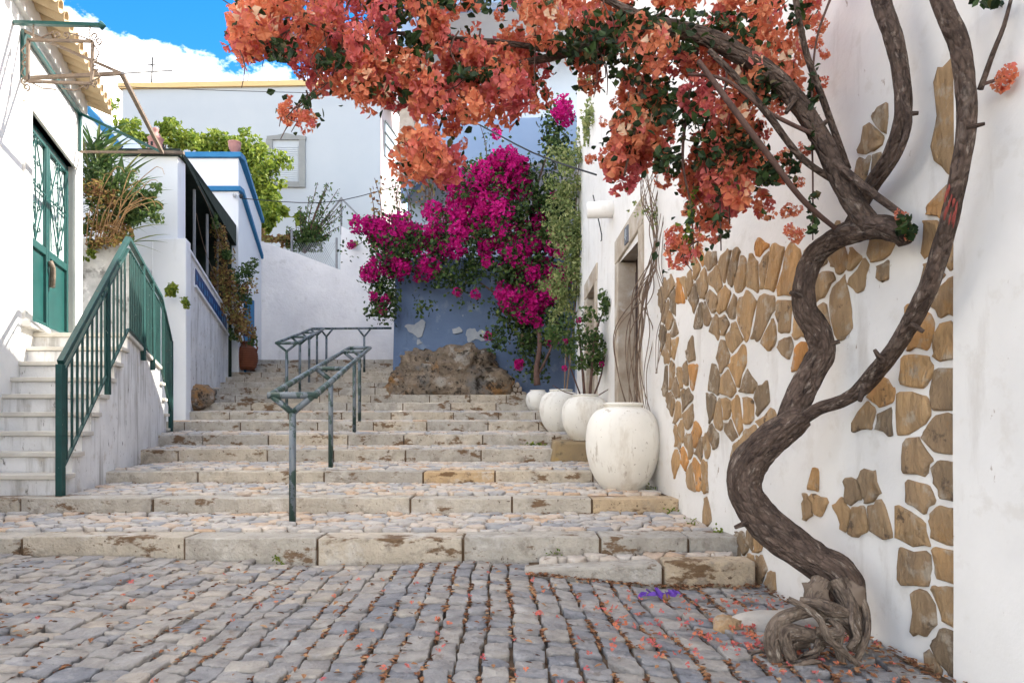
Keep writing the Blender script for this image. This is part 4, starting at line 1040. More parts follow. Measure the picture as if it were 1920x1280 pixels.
# the small three pane window on the pink side face
def sf(t, z, o): return Vector((fx1 + .02 + (sx_ + .35 - fx1 - .02) * t + .97 * o, 27 + 3.5 * t - .3 * o, z))
zwa, zwb = zf(284), zf(218)
sw2 = MB(); sw2.hexa([sf(.1, zwa, .02), sf(.1, zwa, -.02), sf(.86, zwa, -.02), sf(.86, zwa, .02)], [sf(.1, zwb, .02), sf(.1, zwb, -.02), sf(.86, zwb, -.02), sf(.86, zwb, .02)])
w2 = obj('window', sw2, MT['winstone'], fh)
for k in range(3):
    q = MB(); a, c = zwa + (zwb - zwa) * (k + .06) / 3, zwa + (zwb - zwa) * (k + .94) / 3
    q.hexa([sf(.15, a, .035), sf(.15, a, .021), sf(.72, a, .021), sf(.72, a, .035)], [sf(.15, c, .035), sf(.15, c, .021), sf(.72, c, .021), sf(.72, c, .035)]); obj('pane', q, MT['glass'], w2)
    q = MB(); q.bar(sf(.13, c + .03, .05), sf(.82, c + .03, .05), .05, .06); obj('frame', q, MT['winstone'], w2)
for lab, px, py0, py1, m, cross in (('thin dark aerial with a short crossbar on the townhouse roof', 284, 108, 168, 'black', True), ('white roof pole standing on the townhouse near the orange sprays', 503, 122, 163, 'shutter', False), ('short pale roof pole beside the taller white pole', 464, 138, 163, 'grey_metal', False)):
    t = thing('antenna', lab, 'antenna', P(px, py1, 28)); q = MB(); q.tube([P(px, py1, 28), P(px + 2, py0, 28)], .04, 6); obj('mast', q, MT[m], t)
    if cross: q = MB(); q.tube([P(276, 122, 28), P(293, 121, 28)], .03, 6); obj('crossbar', q, MT['grey_metal'], t)

# boundary wall at the head of the stairs
bw = [P(478, 690, 20.5), P(742, 690, 20.5), P(742, 440, 20.5), P(706, 426, 20.5), P(690, 432, 20.5), P(672, 440, 20.5), P(640, 424, 20.5), P(638, 506, 20.5), P(560, 476, 20.5), P(478, 448, 20.5)]
q = MB()
quadwall('boundary_wall', bw, .35, 'plaster_rough', None, 'rough whitewashed wall closing the head of the stairs', 'wall')
fence = thing('wire_fence', 'sagging wire mesh fence between dark posts above the white wall', 'fence', P(600, 500, 20.7))
for px, y0, y1 in ((547, 430, 478), (631, 446, 506)):
    q = MB(); q.tube([P(px, y1, 20.6), P(px, y0, 20.6)], .035, 6); obj('post', q, MT['grey_metal'], fence)
for k in range(22):
    for sg in (1, -1):
        px = 548 + k * 4; q = MB()
        a = P(px, 455, 20.62); c = P(px + sg * 26, 500, 20.62)
        if 547 < px + sg * 26 < 632: q.tube([a, c], .006, 3, False); obj('wire', q, MT['grey_metal'], fence)
mf = thing('pole_frame', 'thin grey triangular pole frame above the white wall', 'frame', P(640, 430, 21))
for a, c in (((640, 440), (640, 370)), ((640, 372), (598, 425)), ((640, 372), (688, 420)), ((672, 440), (672, 404))):
    q = MB(); q.tube([P(*a, 21), P(*c, 21)], .03, 6); obj('pole', q, MT['grey_metal'], mf)

# ================================================================== BLUE HOUSE AND ITS TERRACE WALL
bh = thing('balcony_house', 'pale blue house with two balconies behind the magenta flowers', 'house', (0, 18, 2))
poly_prism('wall', [(-2.75, 18), (2.6, 18), (6, 24), (-3.3, 24)], 1.0, [15] * 4, 'pale_wall', bh)
def balcony(zs, h):
    pl = [(-1.95, 15.7), (3.2, 15.4), (3.2, 18.0), (-2.93, 18.0)]
    q = MB(); q.hexa([(a, c, zs) for a, c in pl], [(a, c, zs + .12) for a, c in pl]); o = obj('balcony', q, MT['soffit'], bh)
    for (a, c), (e, f), in zip((pl[0], pl[3]), (pl[1], pl[0])):
        n = Vector((-(f - c), e - a, 0)).normalized() * .12
        q = MB(); q.hexa([(a, c, zs - .02), (e, f, zs - .02), (e + n.x, f + n.y, zs - .02), (a + n.x, c + n.y, zs - .02)], [(a, c, zs + h), (e, f, zs + h), (e + n.x, f + n.y, zs + h), (a + n.x, c + n.y, zs + h)]); obj('parapet', q, MT['blue_lt'], o)
balcony(6.72, 1.15); balcony(10.4, 1.2)
oh = thing('stone_gable', 'dark weathered stone gable end between townhouse and blue balconies', 'house', (-2.7, 16.4, 6))
quadwall('wall', [P(747, 336, 16.4), P(757, 336, 16.4), P(776, 262, 16.4), P(776, 190, 16.4), P(749, 194, 16.4)], .5, 'rubble', oh)
quadwall('cornice', [P(749, 198, 16.3), P(800, 188, 16.3), P(800, 181, 16.3), P(738, 193, 16.3), P(741, 199, 16.3)], .6, 'rubble', oh)
tw = thing('terrace_wall', 'blue limewashed terrace wall with white patches behind the boulder', 'wall', (-1.5, 15.6, 1.5))
xs_ = np.linspace(-2.74, 1.4, 22); zs_ = np.linspace(1.0, 4.65, 16); q = MB(); vs = []
for z in zs_:
    for x in xs_:
        vs.append((x + (.05 if x < -2.7 else 0) * (z - 1.5) * .5, 15.6 - .1 * (x + 2.74) + .05 * mnoise.noise(Vector((x, z, 3))), z))
nn = len(xs_)
q.add(vs, [(j * nn + i, j * nn + i + 1, (j + 1) * nn + i + 1, (j + 1) * nn + i) for j in range(15) for i in range(nn - 1)])
q.add([(-2.74, 15.6, 1), (-2.60, 15.6, 4.65), (1.4, 15.2, 4.65), (3, 18, 4.65), (-2.9, 18, 4.65), (-3.05, 18, 1)], [(1, 2, 3, 4), (0, 1, 4, 5)])
obj('wall', q, MT['blue'], tw, True)

for k, pl in enumerate(([(757, 606), (775, 610), (789, 598), (799, 606), (794, 622), (786, 634), (776, 628), (765, 622)], [(780, 638), (790, 637), (791, 646), (782, 648)], [(848, 616), (862, 614), (866, 622), (856, 628), (848, 624)], [(872, 620), (884, 612), (893, 622), (905, 616), (916, 628), (906, 642), (893, 634), (880, 642), (872, 634)])):
    pl = chaikin(chaikin(pl, .25), .25); q = MB()
    pl = [(a_ + 5 * mnoise.noise(Vector((a_ * .16, c_ * .16, 1))), c_ + 5 * mnoise.noise(Vector((a_ * .16, c_ * .16, 6)))) for a_, c_ in pl]
    fr_ = []
    for px, py in pl:
        x = (px - 960) * 15.5 / F
        dd_ = 15.6 - .1 * (x + 2.74) - .045
        fr_.append(P(px, py, dd_))
    n = len(fr_); bk_ = [p + Vector((0, .05, 0)) for p in fr_]
    q.add(fr_ + bk_, [tuple(range(n - 1, -1, -1))] + [(i, (i + 1) % n, n + (i + 1) % n, n + i) for i in range(n)])
    obj('bare_patch', q, MT['patch'], tw)
# boulder
q = MB()
def blob(c, rad, seed, nu=44, nv=26, amp=.32, flat=0.0):
    vs = []; fs = []
    for j in range(nv + 1):
        th = math.pi * j / nv
        for i in range(nu):
            ph_ = 2 * math.pi * i / nu
            v = Vector((math.sin(th) * math.cos(ph_), math.sin(th) * math.sin(ph_), math.cos(th)))
            s_ = 1 + amp * mnoise.noise(v * 1.5 + Vector((seed, 0, 0))) + amp * .5 * mnoise.noise(v * 3.6 + Vector((seed, 2, 0))) + amp * .30 * mnoise.noise(v * 8 + Vector((seed, 5, 0))) - amp * .34 * abs(mnoise.noise(v * 4.5 + Vector((seed, 9, 3)))) + amp * .22 * mnoise.noise(v * 17 + Vector((seed, 5, 3)))
            # flattened facets
            e = [math.copysign(abs(t) ** .75, t) for t in v]
            vs.append((c[0] + rad[0] * e[0] * s_, c[1] + rad[1] * e[1] * s_, c[2] + rad[2] * e[2] * s_))
    for j in range(nv):
        for i in range(nu): fs.append((j * nu + i, (j + 1) * nu + i, (j + 1) * nu + (i + 1) % nu, j * nu + (i + 1) % nu))
    return vs, fs
q.add(*blob((-1.42, 15.15, 1.78), (1.22, .58, .84), 2.2, 120, 76, .3))
tag(obj('boulder', q, MT['rock'], None, True), 'big rust and grey boulder against the foot of the blue wall', 'boulder')
q = MB(); q.hexa([(-.42, 14.75, 1.3), (.45, 14.75, 1.3), (.45, 15.5, 1.3), (-.42, 15.5, 1.3)], [(-.42, 14.9, 2.25), (.12, 14.9, 1.75), (.12, 15.5, 1.75), (-.42, 15.5, 2.35)])
rm = obj('rubble_patch', q, MT['soil']); tag(rm, 'small knobbly rubble masonry patch between boulder and potted trunk', 'masonry')
for s, poly in voronoi(-.42, .44, 1.48, 2.35, .11, .10, .35, .014, lambda u, v: v < 2.2 - max(0, u + .42) * .85):
    m = MB(); stone(m, chaikin(poly), lambda u, v, h: Vector((u, 14.84 - h + (v - 1.4) * .12, v)), .035, random.random(), .3, .3); obj('stone', m, MT['rubble'], rm, True)
# stone block at the left edge of the stairs
q = MB(); q.add(*blob((P(360, 722, 13.3).x, 13.5, 1.42), (.36, .3, .26), 8.1, 24, 14, .2)); tag(obj('stone_block', q, MT['rock'], None, True), 'rough kerbside stone at the foot of the veranda wall', 'stone')
q = MB(); dq = 9.0
a, c = P(1031, 868, dq), P(1106, 868, dq)
q.hexa([(a.x, 9.0, .40), (c.x + .1, 9.0, .40), (c.x + .1, 9.6, .40), (a.x, 9.6, .40)], [(a.x + .06, 9.03, .68), (c.x + .1, 9.03, .68), (c.x + .1, 9.6, .70), (a.x + .06, 9.6, .70)])
tag(obj('stone_block', q, MT['block'], None, False, .03), 'mossy ochre stone block under the second white jar', 'stone')

# ================================================================== CABLES
def cable(pts, lab, r=.012, m='black'):
    sp, _ = smooth_path([(Vector(p), r) for p in pts], .5); q = MB(); q.tube(sp, r, 5); tag(obj('cable', q, MT[m]), lab, 'cable')
cable([P(380, -25, 15.5), P(458, 25, 15), P(575, 85, 14.2), P(690, 142, 13.5), P(860, 215, 12.3), P(1000, 287, 10.8), P(1118, 328, 9.6)], 'thick black cable sagging through the orange flowers to the white wall', .014)
cable([P(160, 160, 25), P(420, 170, 26), P(720, 178, 26.6)], 'thin wire drawn along the townhouse under its ochre cornice', .012)
cable([P(452, 372, 16.85), P(560, 380, 18), P(640, 376, 18.5), P(747, 348, 17.9)], 'thin wire from the blue cornice house to the balconies', .011)
cable([P(1112, 366, 9.1), P(1128, 440, 9.0), P(1126, 452, 9.0)], 'short loose wire hanging below the white rain spout', .008)
for k in range(3): cable([P(955 + 6 * k, 200, 17.9), P(935 + 5 * k, 262 + 5 * k, 17.8), P(905, 300 + 6 * k, 17.7)], 'wire drooping across the pale blue balcony house wall', .01) if k == 0 else None

# ================================================================== POTS
def jar(name, label, base, h, rmax, group=None, rim=0.62, m='pot'):
    prof = [(0.0, 0), (.47, 0), (.53, .02), (.69, .10), (.85, .23), (.955, .38), (1.0, .53), (.985, .66), (.93, .77), (.825, .855), (.69, .915), (rim * 1.08, .942), (rim * .97, .956), (rim * 1.06, .972), (rim * 1.09, .986), (rim * 1.03, 1.0), (rim * .9, .996), (rim * .86, .96), (rim * .86, .9)]
    pr = [(r_ * rmax, z_ * h) for r_, z_ in prof]
    fine = []
    sp, _ = smooth_path([(Vector((r_, 0, z_)), 0) for r_, z_ in pr], .03)
    t = thing(name, label, 'pot', base, group)
    q = MB(); q.lathe([(max(0, p.x), p.z) for p in sp], base, 56, wob=.022); obj('jar_body', q, MT[m], t, True)
    q = MB(); q.lathe([(0, h * .9), (rim * rmax * .87, h * .9)], base, 24); obj('earth', q, MT['earth'], t)
    return t
G = 'white amphora pots up the right side of the stairs'
p1 = Vector(((1168 - 960) * 6.85 / F, 6.85, .262))
jar('amphora_pot', 'largest nearest empty white amphora standing by the stone wall', p1, .875, .375, G, .50)
p2 = Vector(((1098 - 960) * 9.35 / F, 9.35, .69))
jar('amphora_pot', 'white amphora on the mossy block, behind the largest one', p2, .63, .33, G, .52)
p3 = Vector(((1052 - 960) * 11.3 / F, 11.3, .76))
jar('amphora_pot', 'white amphora sprouting pale vine, third up the stairs', p3, .72, .36, G, .50)
p4 = Vector(((1008 - 960) * 13.2 / F, 13.2, 1.14))
jar('amphora_pot', 'smallest white amphora holding the magenta bougainvillea trunk', p4, .42, .23, G, .60)
ub = P(463, 693, 17.3)
ut = thing('terracotta_urn', 'ribbed terracotta urn at the foot of the creeper', 'urn', ub)
prof = [(0, 0), (.17, 0), (.2, .05)]
for k in range(9):
    r_ = .2 + .06 * math.sin(math.pi * (k + 1) / 10); prof += [(r_ + .01, .06 + .055 * k), (r_ + .012, .09 + .055 * k), (r_ - .006, .105 + .055 * k)]
prof += [(.17, .58), (.12, .62), (.12, .64), (.17, .68), (.17, .71), (.13, .71), (.11, .66)]
q = MB(); q.lathe(prof, ub, 32); obj('urn_body', q, MT['terra'], ut, True)
for sg in (-1, 1):
    q = MB(); q.tube([ub + Vector((sg * x_, 0, z_)) for x_, z_ in ((.13, .62), (.22, .64), (.27, .56), (.24, .46))], .022, 8); obj('handle', q, MT['terra'], ut, True)
pb = P(440, 290, 17.2)
pt = thing('parapet_pot', 'pinkish terracotta pot standing on the upper blue cornice', 'pot', pb)
q = MB(); q.lathe([(0, 0), (.09, 0), (.07, .04), (.10, .08), (.14, .15), (.15, .22), (.14, .26), (.16, .28), (.16, .31), (.12, .31), (.11, .26)], pb, 24); obj('pot_body', q, MT['terra_pink'], pt, True)
cb = P(292, 284, 13.0)
ct = thing('chimney_pot', 'pierced terracotta chimney pot with a knob above the low white roof', 'chimney pot', cb)
q = MB(); q.lathe([(.13, 0), (.14, .1), (.12, .2), (.15, .24), (.10, .28), (.07, .34), (.04, .36), (.06, .40), (.05, .44), (0, .46)], cb, 20); obj('chimney_body', q, MT['terra_pink'], ct, True)
for k in range(8):
    q = MB(); a = k * .785; q.box(cb.x + .135 * math.cos(a) - .018, cb.x + .135 * math.cos(a) + .018, cb.y + .135 * math.sin(a) - .018, cb.y + .135 * math.sin(a) + .018, cb.z + .06, cb.z + .13); obj('vent_hole', q, MT['black'], ct)

# ================================================================== ORANGE BOUGAINVILLEA TREE
root_p = Vector((1.60, 3.30, -.12))
tr = thing('bougainvillea_tree', 'old twisted bougainvillea tree with salmon orange flowers over the steps', 'tree', root_p)
def limb(name, pts, step, n, wob, m='bark', parent=tr, seed=0.0):
    """pts = (px, py, distance, width in px)"""
    pr = [(P(a, c, d), w_ * d / F / 2 * .90 / math.sqrt(1 + ((a - 960) / F) ** 2)) for a, c, d, w_ in pts]
    sp, rd = smooth_path(pr, step)
    q = MB(); q.tube(sp, rd, n, True, .5, wob, seed)
    return obj(name, q, MT[m], parent, True)
trunk = limb('trunk', [(1590, 1150, 3.32, 84), (1572, 1085, 3.30, 92), (1528, 1052, 3.34, 84), (1478, 1015, 3.40, 80), (1428, 972, 3.46, 78), (1396, 920, 3.50, 74), (1400, 872, 3.50, 78), (1436, 832, 3.49, 74), (1478, 800, 3.48, 66), (1505, 780, 3.47, 52)], .015, 48, .16, seed=1.0)
limb('limb', [(1462, 822, 3.50, 49), (1484, 772, 3.53, 53), (1512, 716, 3.55, 58), (1540, 662, 3.56, 58), (1532, 620, 3.56, 56), (1510, 580, 3.56, 51), (1508, 530, 3.55, 47), (1528, 482, 3.54, 49), (1570, 446, 3.44, 51), (1622, 428, 3.24, 55), (1668, 428, 3.10, 58), (1690, 440, 3.05, 47), (1698, 458, 3.04, 28)], .015, 40, .18, seed=3.0)
limb('limb', [(1486, 800, 3.47, 35), (1530, 768, 3.44, 29), (1582, 750, 3.38, 30), (1622, 722, 3.28, 37), (1668, 664, 3.08, 40), (1706, 606, 2.93, 40), (1742, 536, 2.80, 42), (1772, 440, 2.70, 43), (1795, 340, 2.62, 42), (1812, 240, 2.58, 43), (1810, 160, 2.58, 46), (1800, 90, 2.58, 43), (1772, 20, 2.6, 43), (1745, -60, 2.64, 40), (1720, -160, 2.68, 37)], .015, 40, .15, seed=5.0)
limb('limb', [(1640, 434, 3.2, 55), (1600, 380, 3.26, 46), (1568, 318, 3.30, 42), (1530, 245, 3.34, 42), (1490, 186, 3.36, 42), (1440, 136, 3.36, 40), (1380, 98, 3.38, 39), (1310, 66, 3.42, 37), (1230, 50, 3.48, 33), (1150, 66, 3.54, 26), (1060, 100, 3.6, 18), (980, 118, 3.65, 13), (900, 130, 3.7, 8)], .015, 36, .15, seed=7.0)
limb('limb', [(1595, 424, 3.36, 32), (1632, 352, 3.22, 37), (1672, 290, 3.06, 40), (1692, 215, 2.98, 38), (1690, 140, 2.98, 38), (1674, 70, 3.0, 40), (1652, 0, 3.05, 42), (1640, -80, 3.05, 40), (1600, -180, 3.1, 32)], .015, 36, .15, seed=9.0)
limb('branch', [(1630, 360, 3.2, 10), (1680, 300, 2.98, 14), (1704, 230, 2.93, 16), (1695, 180, 2.95, 12)], .03, 10, .05)
for i, b_ in enumerate([
    [(1590, 318, 3.38, 15), (1548, 200, 3.36, 15), (1512, 100, 3.34, 14), (1492, 0, 3.3, 13), (1480, -80, 3.3, 11)],
    [(1585, 350, 3.36, 16), (1505, 298, 3.3, 15), (1440, 215, 3.28, 15), (1380, 145, 3.3, 14), (1330, 95, 3.35, 12)],
    [(1592, 448, 3.44, 10), (1510, 380, 3.3, 12), (1440, 290, 3.24, 13), (1365, 190, 3.24, 13), (1310, 115, 3.3, 11)],
    [(1690, 402, 3.0, 16), (1640, 365, 3.1, 18), (1590, 325, 3.22, 18), (1560, 300, 3.28, 12)],
    [(1520, 250, 3.32, 10), (1440, 210, 3.28, 9), (1360, 150, 3.3, 8), (1290, 140, 3.35, 6)],
    [(1838, 168, 2.57, 15), (1862, 100, 2.54, 13), (1882, 50, 2.52, 11), (1898, -10, 2.5, 8)],
    [(1838, 160, 2.57, 10), (1868, 150, 2.55, 8), (1905, 138, 2.53, 5)],
    [(1365, 120, 3.4, 5), (1352, 240, 3.42, 5), (1350, 360, 3.44, 4), (1352, 470, 3.45, 3)],
    [(1368, 190, 3.4, 4), (1366, 300, 3.42, 4), (1368, 420, 3.44, 3)],
    [(1560, -10, 3.3, 6), (1530, 80, 3.34, 5), (1522, 200, 3.38, 5), (1524, 330, 3.4, 4), (1524, 450, 3.42, 3)],
    [(1250, 60, 3.45, 22), (1200, 30, 3.45, 18), (1120, -10, 3.5, 14), (1040, -60, 3.5, 10)],
    [(1060, 98, 3.58, 14), (940, 80, 3.6, 11), (820, 70, 3.65, 9), (700, 60, 3.7, 7), (590, 70, 3.7, 5), (480, 100, 3.75, 3)],
    [(900, 110, 3.65, 8), (850, 180, 3.7, 7), (820, 250, 3.7, 5), (800, 310, 3.72, 3)],
    [(720, 100, 3.7, 6), (640, 140, 3.7, 5), (590, 170, 3.7, 4), (572, 195, 3.7, 3), (558, 235, 3.7, 2)],
    [(1240, 60, 3.5, 14), (1210, 140, 3.5, 10), (1190, 240, 3.48, 8), (1170, 330, 3.46, 4)],
    [(1310, 80, 3.5, 10), (1290, 190, 3.5, 8), (1280, 300, 3.5, 6), (1296, 390, 3.5, 4), (1300, 470, 3.5, 3)],
    [(830, -40, 3.6, 8), (760, 40, 3.65, 7), (660, 60, 3.7, 5), (560, 50, 3.7, 4), (450, 120, 3.72, 3)]]):
    limb('branch', b_, .03, 10, .06, 'twig' if b_[0][3] < 12 else 'bark', seed=i * 1.7)
# red daub on the right limb
for k in range(13):
    a = (1780 + random.uniform(-10, 16) , 345 + k * 5 + random.uniform(-4, 4))
    d = 2.665 - .044
    q = MB(); q.tube([P(a[0], a[1], d - .005), P(a[0] - 3, a[1] + 14, d - .004), P(a[0] - 5, a[1] + 26, d)], [.001, .004, .001], 6, wob=.5, seed=k); obj('red_daub', q, MT['redpaint'], tr)
# exposed roots
rts = [
    [(1570, 1090, 3.22, 50), (1590, 1130, 3.16, 44), (1606, 1180, 3.14, 34), (1600, 1220, 3.14, 26)],
    [(1540, 1090, 3.2, 46), (1524, 1125, 3.15, 42), (1540, 1150, 3.12, 34), (1580, 1160, 3.1, 30), (1605, 1190, 3.1, 26)],
    [(1545, 1140, 3.14, 30), (1490, 1150, 3.10, 30), (1455, 1170, 3.08, 32), (1446, 1205, 3.06, 34), (1456, 1240, 3.05, 34)],
    [(1560, 1200, 3.1, 28), (1510, 1188, 3.06, 32), (1474, 1184, 3.05, 34), (1474, 1210, 3.04, 28), (1486, 1236, 3.03, 26)],
    [(1478, 1122, 3.06, 13), (1512, 1140, 3.02, 15), (1538, 1162, 2.98, 16), (1550, 1192, 2.96, 17), (1580, 1220, 2.96, 16), (1612, 1248, 2.97, 12)],
    [(1600, 1100, 3.18, 22), (1622, 1140, 3.14, 18), (1624, 1190, 3.1, 18), (1606, 1240, 3.08, 14)],
    [(1595, 1130, 3.12, 16), (1598, 1170, 3.06, 16), (1606, 1195, 3.05, 18), (1590, 1215, 3.04, 12)],
    [(1500, 1125, 3.12, 16), (1535, 1132, 3.08, 26), (1560, 1142, 3.08, 34), (1585, 1150, 3.1, 26)],
    [(1535, 1200, 3.04, 16), (1528, 1218, 3.01, 12), (1508, 1226, 3.0, 8)],
    [(1555, 1160, 3.05, 10), (1575, 1180, 3.03, 22), (1560, 1186, 3.03, 24), (1530, 1182, 3.04, 18)],
    [(1575, 1185, 3.08, 20), (1572, 1215, 3.06, 20), (1580, 1245, 3.05, 18)],
    [(1540, 1242, 3.0, 10), (1520, 1240, 2.99, 13), (1490, 1248, 2.99, 12), (1460, 1250, 3.0, 9)]]
for i, r_ in enumerate(rts): limb('root', r_, .012, 20, .12, 'root', seed=20 + i * 2.3)
for k in range(12):
    a = random.uniform(2.2, 4.4); r0 = random.uniform(.05, .12); ln = random.uniform(.12, .3)
    c = Vector((1.44, 3.16, -.11)); q = MB()
    pts = [c + Vector((math.cos(a + .25 * math.sin(t * 4 + k)) * (r0 + ln * t), math.sin(a + .25 * math.sin(t * 4 + k)) * (r0 + ln * t) * .6, .05 * (1 - t) - .012)) for t in np.linspace(0, 1, 14)]
    q.tube(pts, list(np.linspace(.016, .004, 14)), 9, True, .5, .15, k); obj('root', q, MT['root'], tr, True)
for i, (px, py, w_) in enumerate(((1530, 1112, 34), (1598, 1118, 34))):
    q = MB(); r0 = w_ * 3.18 / F / 2 * 1.25; q.add(*blob(P(px, py, 3.18), (r0, r0, r0 * 1.2), 3 + i, 20, 14, .3)); obj('root_knot', q, MT['root'], tr, True)

# flower clusters
CV = [cluster_mesh('flower_cluster', n, rad, .036, MT['orange'], rb) for n, rad, rb in ((42, (.085, .085, .10), .35), (50, (.10, .09, .10), .6), (30, (.07, .07, .085), .5), (58, (.10, .10, .13), .7), (36, (.08, .08, .08), .2), (24, (.06, .06, .075), .65))]
BL = [(500, 55, 60, 45, 10), (465, 105, 24, 36, 4), (560, 25, 90, 40, 10), (600, 95, 40, 40, 5), (660, 45, 80, 50, 11), (690, 110, 60, 45, 8), (620, 140, 40, 26, 4), (558, 226, 18, 14, 2), (545, 215, 10, 10, 1), (760, 40, 70, 45, 7), (735, 150, 60, 24, 5), (800, 190, 36, 40, 5), (778, 270, 14, 40, 4), (815, 300, 40, 24, 6), (845, 240, 30, 26, 3), (850, 130, 80, 40, 8), (905, 80, 70, 50, 8), (905, 190, 40, 30, 5), (945, 165, 40, 30, 4), (985, 100, 70, 60, 9), (1000, 180, 30, 20, 3), (1060, 60, 80, 60, 10), (1140, 30, 70, 40, 7), (1200, 80, 50, 24, 4), (1120, 130, 40, 30, 3), (1205, 180, 40, 40, 5), (1160, 215, 24, 24, 2), (1175, 300, 50, 40, 9), (1220, 265, 50, 40, 7), (1260, 230, 50, 50, 6), (1150, 300, 24, 20, 3), (1320, 330, 50, 50, 9), (1380, 330, 44, 40, 7), (1340, 400, 40, 36, 6), (1360, 300, 40, 30, 5), (1280, 475, 26, 14, 3), (1262, 450, 8, 16, 1), (1340, 60, 60, 50, 5), (1290, 120, 40, 40, 4), (1420, 40, 50, 40, 5), (1430, 110, 50, 30, 6), (1400, 190, 40, 50, 5), (1440, 160, 40, 40, 4), (1330, 180, 40, 40, 4), (1440, 370, 20, 18, 2), (1400, 250, 30, 20, 3), (1330, 425, 16, 14, 1), (1270, 330, 30, 30, 3), (1480, 60, 26, 30, 2), (1520, 40, 10, 14, 1), (1870, 2, 26, 8, 1), (1780, -20, 30, 14, 2), (640, -20, 160, 20, 10), (900, -15, 160, 24, 12), (1200, -20, 140, 24, 10), (1450, -30, 90, 24, 5)]
ncl = 0
leafpts = []
cpos = []
for cx, cy, rx, ry, n in BL:
    for k in range(max(1, round(n * .72))):
        a = random.uniform(0, 6.283); s_ = math.sqrt(random.random())
        px, py = cx + rx * s_ * math.cos(a), cy + ry * s_ * math.sin(a)
        d = random.uniform(3.3, 3.95) if rx > 30 else random.uniform(3.5, 3.7)
        pos = P(px, py, d)
        cpos.append(pos)
        o = linked('flower_cluster', CV[0 if False else random.randrange(6)] if n > 3 else CV[random.choice((2, 5))], tr, pos, (random.uniform(-.5, .5), random.uniform(-.5, .5), random.uniform(0, 6.28)))
        s0 = random.uniform(.75, 1.12) * (1.0 if n > 3 else .8); o.scale = (s0, s0, s0 * random.uniform(.9, 1.2))
        ncl += 1
# small flower sprigs and thin arching twigs at the ragged edge of the crown
for k in range(70):
    cx, cy, rx, ry, n = random.choice(BL[:44]); a = random.uniform(0, 6.283)
    px, py = cx + rx * 1.35 * math.cos(a), cy + ry * 1.4 * math.sin(a)
    d = random.uniform(3.45, 3.8)
    o = linked('flower_cluster', CV[5], tr, P(px, py, d), (random.uniform(-1, 1), random.uniform(-1, 1), random.uniform(0, 6)))
    s0 = random.uniform(.28, .5); o.scale = (s0, s0, s0)
for k in range(34):
    cx, cy, rx, ry, n = random.choice(BL[:44]); d = random.uniform(3.4, 3.7)
    x0, y0 = cx + random.uniform(-20, 60), cy - ry - random.uniform(0, 40)
    limb('branch', [(x0, y0, d, 4), ((x0 + cx) / 2 + random.uniform(-20, 20), (y0 + cy) / 2, d, 3.2), (cx + random.uniform(-20, 20), cy + ry * .5, d, 2.6), (cx + random.uniform(-36, 20), cy + ry + random.uniform(0, 26), d, 1.6)], .04, 6, .05, 'twig', seed=k)
# dead stubs and thorns on the limbs
for k, (px, py, d, ex, ey) in enumerate(((1692, 215, 2.96, 1722, 212), (1512, 560, 3.53, 1482, 548), (1540, 650, 3.53, 1574, 640), (1622, 722, 3.25, 1612, 752), (1812, 240, 2.56, 1846, 232), (1530, 245, 3.31, 1552, 226), (1490, 186, 3.33, 1474, 212), (1410, 975, 3.44, 1378, 988), (1706, 606, 2.9, 1732, 622), (1655, 680, 3.08, 1640, 656))):
    limb('stub', [(px, py, d, 18), ((px + ex) / 2, (py + ey) / 2, d - .01, 13), (ex, ey, d - .02, 9)], .01, 10, .15, 'bark', seed=k)
# singles along hanging sprays
SG = [(1510, 40), (1535, 45), (1528, 78), (1545, 100), (1535, 175), (1470, 180), (1525, 250), (1540, 160), (1490, 440), (1500, 440), (1492, 395), (1480, 430), (1508, 280), (1498, 340), (1452, 300), (1420, 300), (1475, 395), (1690, 405), (1704, 440), (1885, 148), (1890, 140), (1340, 255), (1380, 262), (1446, 205), (1560, 270), (1488, 310), (1468, 330), (1470, 290)]
for px, py in SG:
    o = linked('flower_cluster', CV[5], tr, P(px, py, 3.42 if px < 1600 else (2.98 if px < 1800 else 2.53)), (random.uniform(-1, 1), random.uniform(-1, 1), random.uniform(0, 6)))
    s0 = random.uniform(.32, .55); o.scale = (s0, s0, s0)
# leaves
cc = []
for p in cpos:
    for k in range(8):
        cc.append((p.x + cg(.062), p.y + cg(.08), p.z + .02 + cg(.065)))
LB_ = [(530, 95, 34, 26, 90), (625, 110, 40, 22, 90), (730, 170, 50, 20, 80), (780, 85, 40, 30, 80), (885, 140, 50, 16, 110), (740, 25, 40, 20, 60), (1040, 80, 60, 30, 120), (1110, 90, 60, 40, 200), (1140, 60, 60, 50, 160), (1180, 120, 50, 50, 130), (1230, 190, 50, 60, 150), (1200, 40, 60, 30, 100), (1290, 220, 50, 60, 140), (1250, 300, 30, 30, 100), (1340, 290, 50, 40, 110), (1300, 60, 50, 50, 140), (1400, 270, 40, 40, 120), (1430, 160, 50, 50, 120), (1440, 320, 24, 34, 90), (1380, 60, 50, 50, 110), (1700, 425, 22, 26, 42), (1524, 200, 14, 110, 60), (1524, 400, 12, 50, 34), (1480, 320, 24, 40, 40), (1352, 380, 16, 90, 50), (1350, 250, 20, 60, 60), (1500, 30, 30, 30, 30), (572, 190, 14, 12, 18), (890, 0, 200, 30, 200), (1850, 0, 40, 10, 16), (1292, 415, 10, 40, 26)]
for cx, cy, rx, ry, n in LB_:
    for k in range(int(n * 1.1) if n > 60 else n):
        p = P(cx + cg(.52) * rx, cy + cg(.52) * ry, random.uniform(3.25, 3.8) if cx < 1450 else random.uniform(3.3, 3.45) if cx < 1600 else random.uniform(2.5, 2.6) if cx > 1800 else random.uniform(2.9, 3.0))
        cc.append(tuple(p))
stuff(leaf_obj('foliage', cc, .042, MT['leaf_dark'], tr, wide=.75))
